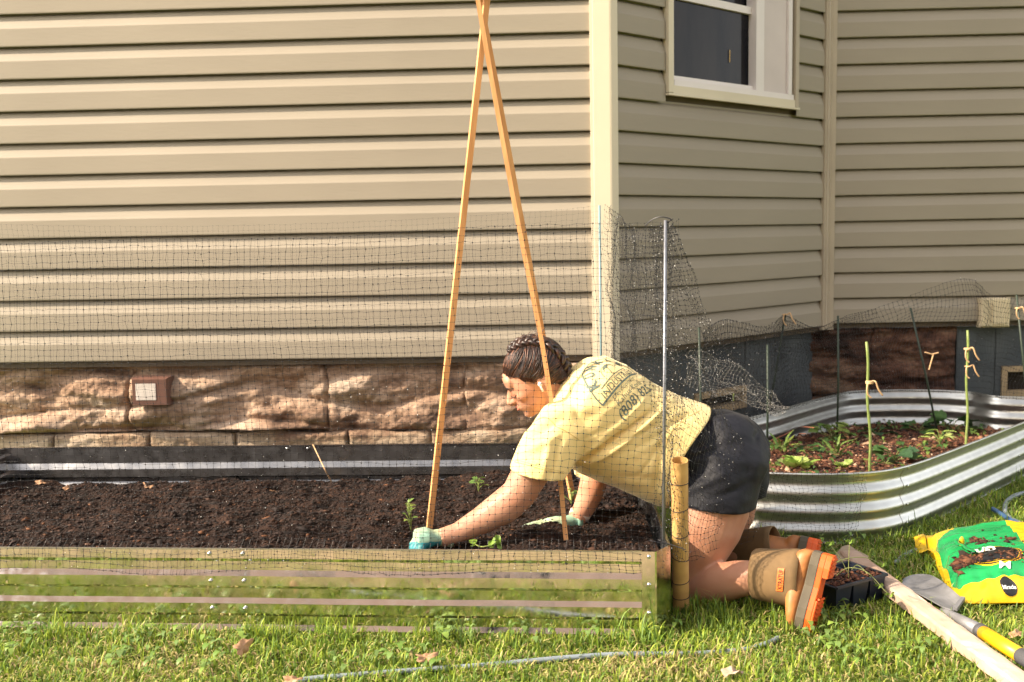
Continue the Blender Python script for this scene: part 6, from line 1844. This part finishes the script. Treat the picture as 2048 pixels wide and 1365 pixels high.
# limp seedlings in the tray
for k, (a, b, pts_, lb) in enumerate([(.42, .25, [(0, 0, .05), (.0, -.005, .10)], 'straight thin seedling standing in the tray'), (.35, .5, [(.03, -.005, .025), (.075, -.02, .018), (.11, -.045, -.02), (.125, -.05, -.035)], 'limp seedling bending over the front of the tray'), (.60, .5, [(-.02, 0, .04), (-.05, 0, .08)], 'seedling leaning left out of the tray'), (.75, .6, [(.01, -.02, .02), (.03, -.06, .00), (.045, -.075, -.02)], 'short seedling drooping over the right tray edge'), (.3, .8, [(.05, 0, .035), (.12, .02, .035), (.17, .03, .01)], 'long stem arching from the tray over the board')]):
    p0 = tp(a, b, TH-.003); t = thing('seedling', p0, lb, 'seedling', 'limp seedlings in the tray'); Q = [Vector((0, 0, 0))] + [Vector(q) for q in pts_]
    m = MB(); m.loft(catmull([q + p0 for q in Q], 5), 0.0011, n=5); me_ = m.mesh('stem', p0); c4 = np.ones((len(me_.vertices), 4), np.float32); c4[:, :3] = (.34, .38, .14); ca = me_.color_attributes.new('Col', 'FLOAT_COLOR', 'POINT'); ca.data.foreach_set('color', c4.ravel()); link('stem', me_, M['leafcol'], t, True)
    for j in range(4):
        o_ = bpy.data.objects.new('leaf', ms4); COL.objects.link(o_); o_.parent = t; o_.location = Q[-1] + Vector((.003*j-.004, .002, .003*(j % 2))); o_.scale = (.6, .5, .6); o_.rotation_euler = (.4, .5*j, j*1.7)

# ------------------------------------------------------------------ hoses, leaves, twigs
hp = [(560, 1385), (600, 1362), (680, 1353), (770, 1346), (860, 1339), (960, 1332), (1060, 1323), (1150, 1315), (1250, 1309), (1350, 1309), (1440, 1305), (1500, 1298), (1540, 1285), (1556, 1276)]
m = MB(); m.loft(catmull([PZ(x, y, 0.008) for x, y in hp], 6), 0.0064, n=12); solo('garden_hose', m, M['hose'], 'grey garden hose winding through the grass in front of the long bed', 'hose', 'garden hoses', smooth=True)
hp = [(2075, 1062), (2048, 1050), (2022, 1038), (2010, 1022), (2014, 1004), (2030, 992), (2060, 985), (2100, 985)]
m = MB(); m.loft(catmull([PZ(x, y, 0.016) for x, y in hp], 6), 0.0078, n=12); solo('garden_hose', m, M['hose'], 'loop of grey hose at the far right edge behind the bag', 'hose', 'garden hoses', smooth=True)
hp = [(1985, 1018), (2005, 1030), (2020, 1040), (2040, 1048), (2080, 1050)]
m = MB(); m.loft(catmull([PZ(x, y, 0.026) for x, y in hp], 6), 0.0075, n=12); solo('hose_end', m, M['bluehose'], 'short blue hose piece crossing the grey loop at far right', 'hose', smooth=True)
hp = [(1790, 1126), (1800, 1118), (1815, 1108), (1832, 1100)]
m = MB(); m.loft(catmull([PZ(x, y, 0.012) for x, y in hp], 6), 0.0065, n=10); solo('garden_hose', m, M['hose'], 'short stretch of grey hose showing in the grass left of the bag', 'hose', 'garden hoses', smooth=True)
m = MB(); m.loft(catmull([on2(1532, 900) + Vector((0, 0, .03)), on2(1570, 885) + Vector((0, 0, .035)), on2(1600, 872) + Vector((0, 0, .04)), PY(1628, 856, 3.35)], 5), [0.004 - .00015*i for i in range(16)], n=7)
m.loft([PY(1600, 868, 3.30), PY(1612, 868, 3.25)], [.002, .001], n=5); solo('twig', m, M['twig'], 'reddish twig lying across the left end of the curved bed', 'twig', smooth=True)
m = MB(); m.loft(catmull([on2(1870, 850) + Vector((0, 0, .02)), on2(1905, 848) + Vector((0, 0, .03)), on2(1950, 845) + Vector((0, 0, .02))], 5), 0.0042, n=7); solo('twig', m, M['twig'], 'short reddish twig at the back of the curved bed near the leaning stake', 'twig', smooth=True)
m = MB(); m.loft(catmull([PY(626, 890, 3.70), PY(638, 915, 3.62), PY(650, 940, 3.5), on1(664, 966)], 5), 0.0022, n=6); solo('twig', m, M['twine'], 'thin tan stem leaning on the back wall of the long bed', 'twig', smooth=True)
def dry_leaf(p, size, rz, tilt, label, mat='deadleaf', seed=0, lob=True):
    r = random.Random(seed); m = MB(); n_ = 40; ring = []
    for k in range(n_):
        a = 2*PI*k/n_; rad = size*(0.55 + (0.28*abs(math.cos(a*2.5)) if lob else .1*math.sin(3*a)) + .06*r.random())*(1.0 + 0.35*abs(math.cos(a/1.0)))
        ring.append(Vector((rad*math.cos(a), rad*math.sin(a)*.62, size*.22*math.sin(a*2+seed) + size*.10*math.sin(a*5))))
    rot = Matrix.Rotation(rz, 3, 'Z') @ Matrix.Rotation(tilt, 3, 'X'); half = [q*.5 + Vector((0, 0, -size*.06)) for q in ring]
    V = [p + rot @ q for q in ring] + [p + rot @ q for q in half] + [p + rot @ Vector((0, 0, -size*.04))]
    F = [(i, (i+1) % n_, n_+(i+1) % n_, n_+i) for i in range(n_)] + [(n_+i, n_+(i+1) % n_, 2*n_) for i in range(n_)]
    m.add(V, F); o_ = solo('dry_leaf', m, M[mat], label, 'leaf', 'dry leaves', smooth=True, fix=False); k_ = o_.modifiers.new('t', 'SOLIDIFY'); k_.thickness = .0006; return o_
dry_leaf(PZ(486, 1294, 0.05), .030, 1.2, 1.1, 'curled pinkish dry leaf standing in the grass against the front panel', seed=1)
dry_leaf(PZ(852, 1314, 0.035), .024, .4, .5, 'small brown crumpled leaf in the grass below the left glove', seed=2)
dry_leaf(PZ(585, 1359, 0.03), .020, .2, .4, 'orange brown leaf beside the end of the grey hose', seed=3)
dry_leaf(PZ(1466, 1343, 0.030), .030, .1, .10, 'pale leaf lying flat in the lawn below the boots', mat='board', seed=4, lob=False)
dry_leaf(PZ(2034, 1268, 0.03), .020, .3, .4, 'orange leaf in the grass right of the spade handle', seed=5)
for k, (px, py, lb) in enumerate(((80, 970, 'tan dry leaf at the back left of the long bed soil'), (137, 978, 'orange dry leaf on the soil at back left, second from left'), (295, 975, 'largest dry leaf on the soil below the brown box'), (550, 982, 'orange dry leaf on the back soil, right of the others'))):
    dry_leaf(on1(px, py) + Vector((0, 0, .008)), .020 if k != 2 else .028, k*1.1, .5, lb, seed=10+k)
for k, (px, py, lb) in enumerate(((1695, 835, 'curled tan leaf at the back of the curved bed beside the upright dark stake'), (1768, 848, 'brown leaf between the stakes at the back of the curved bed'))):
    dry_leaf(on2(px, py) + Vector((0, 0, .02)), .030, k*1.3, .7, lb, seed=20+k)

# ------------------------------------------------------------------ lawn grass
bedpoly = [FL - tf*0.01 + nf*.006, FR + nf*.006, E0 + ne*.008, BRr, BLr]
lim1 = [p + nrm2[i]*0.004 for i, p in enumerate(path2)]
def grass_field(n_try, seed, xr, yr, hl_, keep=None, wide=(0.0011, 0.0024), name='grass_blades', lean=.5, lie=0.15):
    r = np.random.default_rng(seed)
    X = r.uniform(*xr, n_try); Y = r.uniform(*yr, n_try)
    ok = np.ones(n_try, bool)
    def poly_in(P):
        c = np.zeros(n_try, bool); j = len(P)-1
        for i in range(len(P)):
            yi, yj, xi, xj = P[i].y, P[j].y, P[i].x, P[j].x
            cond = ((yi > Y) != (yj > Y)) & (X < (xj-xi)*(Y-yi)/((yj-yi) if yj != yi else 1e-9) + xi); c ^= cond; j = i
        return c
    ok &= ~poly_in(bedpoly); ok &= ~poly_in(lim1)
    bagp = [b00 + Vector((.01, .01, 0)), b10, b11, bl_]; ok &= ~poly_in(bagp)
    trp = [tp(0.02, 0.02, 0), tp(.98, 0.02, 0), tp(.98, .98, 0), tp(0.02, .98, 0)]; ok &= ~poly_in(trp)
    ok &= ~poly_in([Gt[0][0], Gt[len(Gt)//2][0], Gt[-1][0], Gt[-1][8], Gt[len(Gt)//2][8], Gt[0][8]])
    ok &= ~((Y < 2.13) & (Y < 2.10 - 0.10*X - 0.9*np.clip(X-.25, 0, 3)) & (r.random(n_try) < .72))
    bdp = [wa - s_*BW*.42, wa + s_*BW*.42, wb + s_*BW*.42, wb - s_*BW*.42]; ok &= ~poly_in(bdp)
    # board and tool keep blades from growing through them
    knee = np.hypot(X-PZ(1400, 1215, 0).x, (Y-2.66)*1.0) < 0.05; ok &= ~knee
    if keep is not None: ok &= keep(X, Y, r)
    X, Y = X[ok], Y[ok]; n = len(X)
    cl = np.array([noise.noise(Vector((x*5, y*5, 1.0))) for x, y in zip(X, Y)]); cl2 = np.array([noise.noise(Vector((x*1.7, y*2.2, 7.0))) for x, y in zip(X, Y)])
    h = r.uniform(*hl_, n)*(1 + .55*cl)*np.where(r.random(n) < .06, 1.6, 1.0)
    w = r.uniform(*wide, n); a = r.uniform(0, 2*PI, n); tl = np.abs(r.normal(0, lean, n)) + .10
    dry = r.random(n) < (lie + .35*np.clip(cl2, 0, 1) + .5*np.exp(-((X-.28)/.28)**2 - ((Y-2.22)/.07)**2) + .25*np.exp(-((X+.85)/.3)**2 - ((Y-2.27)/.06)**2)); tl = np.where(dry, tl + r.uniform(.3, 1.1, n), tl); tl = np.clip(tl, 0, 1.5)
    dx, dy = np.cos(a), np.sin(a); px_, py_ = -dy, dx
    V = np.zeros((n, 7, 3))
    for k, (t, ww) in enumerate(((0, 1), (.35, .95), (.7, .65), (1.0, 0))):
        bend = tl*(0.45*t + .75*t*t); rr_ = h*t
        cx_ = X + dx*rr_*np.sin(bend); cy_ = Y + dy*rr_*np.sin(bend); cz = np.maximum(0.0015, rr_*np.cos(bend)) - (0.004 if k == 0 else 0)
        if k < 3:
            V[:, 2*k, 0] = cx_ - px_*w*ww; V[:, 2*k, 1] = cy_ - py_*w*ww; V[:, 2*k, 2] = cz
            V[:, 2*k+1, 0] = cx_ + px_*w*ww; V[:, 2*k+1, 1] = cy_ + py_*w*ww; V[:, 2*k+1, 2] = cz
        else: V[:, 6, 0] = cx_; V[:, 6, 1] = cy_; V[:, 6, 2] = cz
    T_ = np.array([(0, 1, 3), (0, 3, 2), (2, 3, 5), (2, 5, 4), (4, 5, 6)])
    F = (T_[None] + (np.arange(n)*7)[:, None, None]).reshape(-1, 3)
    pal = np.array([(0.17, 0.27, 0.028), (0.25, 0.34, 0.036), (0.10, 0.18, 0.028), (0.33, 0.39, 0.055), (0.16, 0.26, 0.055)])
    c = pal[r.integers(0, 5, n)]*(1 + .25*cl[:, None]) * r.uniform(.75, 1.25, (n, 1))
    straw = np.array([(0.60, 0.50, 0.22), (0.50, 0.46, 0.16), (0.42, 0.31, 0.16)])[r.integers(0, 3, n)]*r.uniform(.7, 1.15, (n, 1))
    c = np.where(dry[:, None], straw, c)
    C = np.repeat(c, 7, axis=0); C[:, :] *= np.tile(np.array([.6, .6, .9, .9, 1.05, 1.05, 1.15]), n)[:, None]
    return np_mesh(name, V.reshape(-1, 3), F, C)
def dry_zone(X, Y): return (Y < 2.13 - 0.10*X - 0.9*np.clip(X-.25, 0, 3))
g_ = grass_field(115000, 1, (-1.75, 2.1), (1.95, 3.35), (0.014, 0.036), lie=.17)
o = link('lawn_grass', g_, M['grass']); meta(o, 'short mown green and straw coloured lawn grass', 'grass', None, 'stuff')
def near_edge(X, Y, r):
    d = np.abs((X-FR.x)*nf.x + (Y-FR.y)*nf.y); a = (d < 0.075) & (X < FR.x + .08)
    dd = np.full(len(X), 9.0)
    for p in path2: dd = np.minimum(dd, np.hypot(X-p.x, Y-p.y))
    b = (dd < 0.06)
    c = (np.abs(X-PZ(1362, 1220, 0).x) < 0.35) & (np.abs(Y-2.52) < .12)
    clump = np.array([noise.noise(Vector((x*9, y*3, 4.0))) for x, y in zip(X, Y)]) > -0.05
    return (a | b | c) & clump
g_ = grass_field(60000, 2, (-1.75, 2.1), (2.25, 3.35), (0.028, 0.056), keep=near_edge, lean=.40, lie=.04, name='tall_grass')
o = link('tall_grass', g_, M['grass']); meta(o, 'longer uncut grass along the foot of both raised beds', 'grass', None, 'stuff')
g_ = grass_field(26000, 7, (0.8, 2.6), (3.2, 4.5), (0.016, 0.040), lie=.12, name='back_grass', keep=lambda X, Y, r: Y < 4.45)
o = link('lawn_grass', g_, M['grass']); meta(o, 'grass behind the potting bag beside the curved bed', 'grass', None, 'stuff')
# near lawn towards the camera (seen in the polished steel)
g_ = grass_field(42000, 3, (-1.9, 1.6), (1.10, 1.95), (0.020, 0.045), wide=(.0014, .003), keep=lambda X, Y, r: ~dry_zone(X, Y) | (r.random(len(X)) < .10), lie=.3)
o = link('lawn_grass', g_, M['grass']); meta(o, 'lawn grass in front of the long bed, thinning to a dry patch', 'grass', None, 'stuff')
# broad-leaved weeds and clover in the lawn
r5 = np.random.default_rng(14); nW = 1500; Xw = r5.uniform(-1.6, 2.0, nW); Yw = r5.uniform(2.2, 3.2, nW); Vw = []; Fw = []; Cw = []
for x, y in zip(Xw, Yw):
    if inpoly(x, y, bedpoly) or inpoly(x, y, lim1): continue
    if noise.noise(Vector((x*3, y*3, 9))) < 0.02 or (y < 2.85 and 0.85 < x and y > 2.3): continue
    for k in range(3):
        a = k*2.1 + r5.uniform(0, 1); L_ = r5.uniform(.010, .024); W = L_*r5.uniform(.25, .42); z0 = r5.uniform(.018, .036); b0 = len(Vw)
        d = np.array([math.cos(a), math.sin(a)]); s2 = np.array([-d[1], d[0]])
        for t, w in ((0, 0.1), (.35, 1), (.75, .8), (1, 0)):
            for sg in (-1, 1):
                q = np.array([x, y]) + d*L_*t*1.2 + s2*W*w*sg; Vw.append((q[0], q[1], z0 + .006*math.sin(t*PI) - .004*t + .003*abs(w))) 
        for i in range(3): Fw.append((b0+2*i, b0+2*i+1, b0+2*i+3, b0+2*i+2))
        c = np.array([(0.13, 0.23, 0.04), (0.20, 0.30, 0.055), (0.17, 0.27, 0.07)])[r5.integers(0, 3)]*r5.uniform(.7, 1.2); Cw += [tuple(c)]*8
me = np_mesh('weeds', np.array(Vw), np.array(Fw), np.array(Cw)); o = link('clover', me, M['leafcol']); meta(o, 'low broad leaved weeds and clover through the lawn', 'weeds', None, 'stuff')
# dry bare strip of lawn in front (its own colour)
m = MB(); NXp, NYp = 40, 24
m.grid([[Vector((x, 0.35 + (y1 - 0.35)*t, 0.004)) for t in np.linspace(0, 1, NYp) for y1 in [2.10 - 0.10*x + 0.10*noise.noise(Vector((x*3, 1, 1))) - (0.9*max(0, x-.3))]] for x in np.linspace(-3.2, 1.1, NXp)])
o = solo('dry_ground', m, material('dry_straw_ground', (0.30, 0.225, 0.125), 0.95, col2=(0.16, 0.13, 0.06), vscale=9, bump=.8, bscale=60, bdist=.01), kind='structure', fix=False)
if o.data.polygons[0].normal.z < 0: o.data.flip_normals()
# unseen greenery added behind the camera for window and steel to reflect
hb = MB(); rows_ = []
for i in range(121):
    x = -30 + 60*i/120; row = []
    for j in range(17):
        t = j/16; an = t*PI; q = Vector((x, -8.5 - 0.8*math.cos(an), 1.5*math.sin(an)**.6*(1+.3*nz((x*.35, 2, 2)))))
        q += Vector((.5*nz((x*.9, j*.7, 1)), .6*nz((x*1.1, j*.8, 5)), .5*nz((x*1.3, j*.6, 9)))); row.append(q)
    rows_.append(row)
hb.grid(rows_); o = solo('added_hedge', hb, material('added_hedge_foliage', (0.045, 0.075, 0.02), 0.9, col2=(0.015, 0.03, 0.01), vscale=3, bump=1, bscale=8, bdist=.2), 'unseen strip of clipped greenery added behind the viewer for glass and steel to reflect', 'added_hedge', None, 'stuff')

# unseen brick house inferred from pinkish bands, added for the steel to reflect
bh = thing('brick_house', (0, -14.5, 0), 'reddish brick house with dark roof, unseen, added behind the viewer for the steel to reflect', 'house')
brickm = material('brick_wall', (0.68, 0.46, 0.40), 0.9, var=0.25, vscale=6, bump=.3)
m = MB(); m.box((0, -14.5, 4.0), 26, 7, 8.0); part('wall', m, brickm, bh)
m = MB(); m.add([Vector(p) for p in ((-13.5, -10.6, 8.02), (13.5, -10.6, 8.02), (13.5, -18.4, 8.02), (-13.5, -18.4, 8.02), (-13.5, -14.5, 10.9), (13.5, -14.5, 10.9))], [(0, 1, 5, 4), (2, 3, 4, 5), (0, 4, 3), (1, 2, 5), (0, 3, 2, 1)]); part('roof', m, material('roof_tiles', (0.12, 0.09, 0.085), 0.9, var=.3), bh)
for x in (-10, -6, -2, 2, 6, 10):
    for z in (2.2, 5.0):
        m = MB(); m.box((x, -10.97, z), 1.1, 0.06, 1.5); w_ = part('window', m, M['win_white'], bh)
        m = MB(); m.box((x, -10.93, z), 0.92, 0.03, 1.3); part('pane', m, M['glass'], w_)
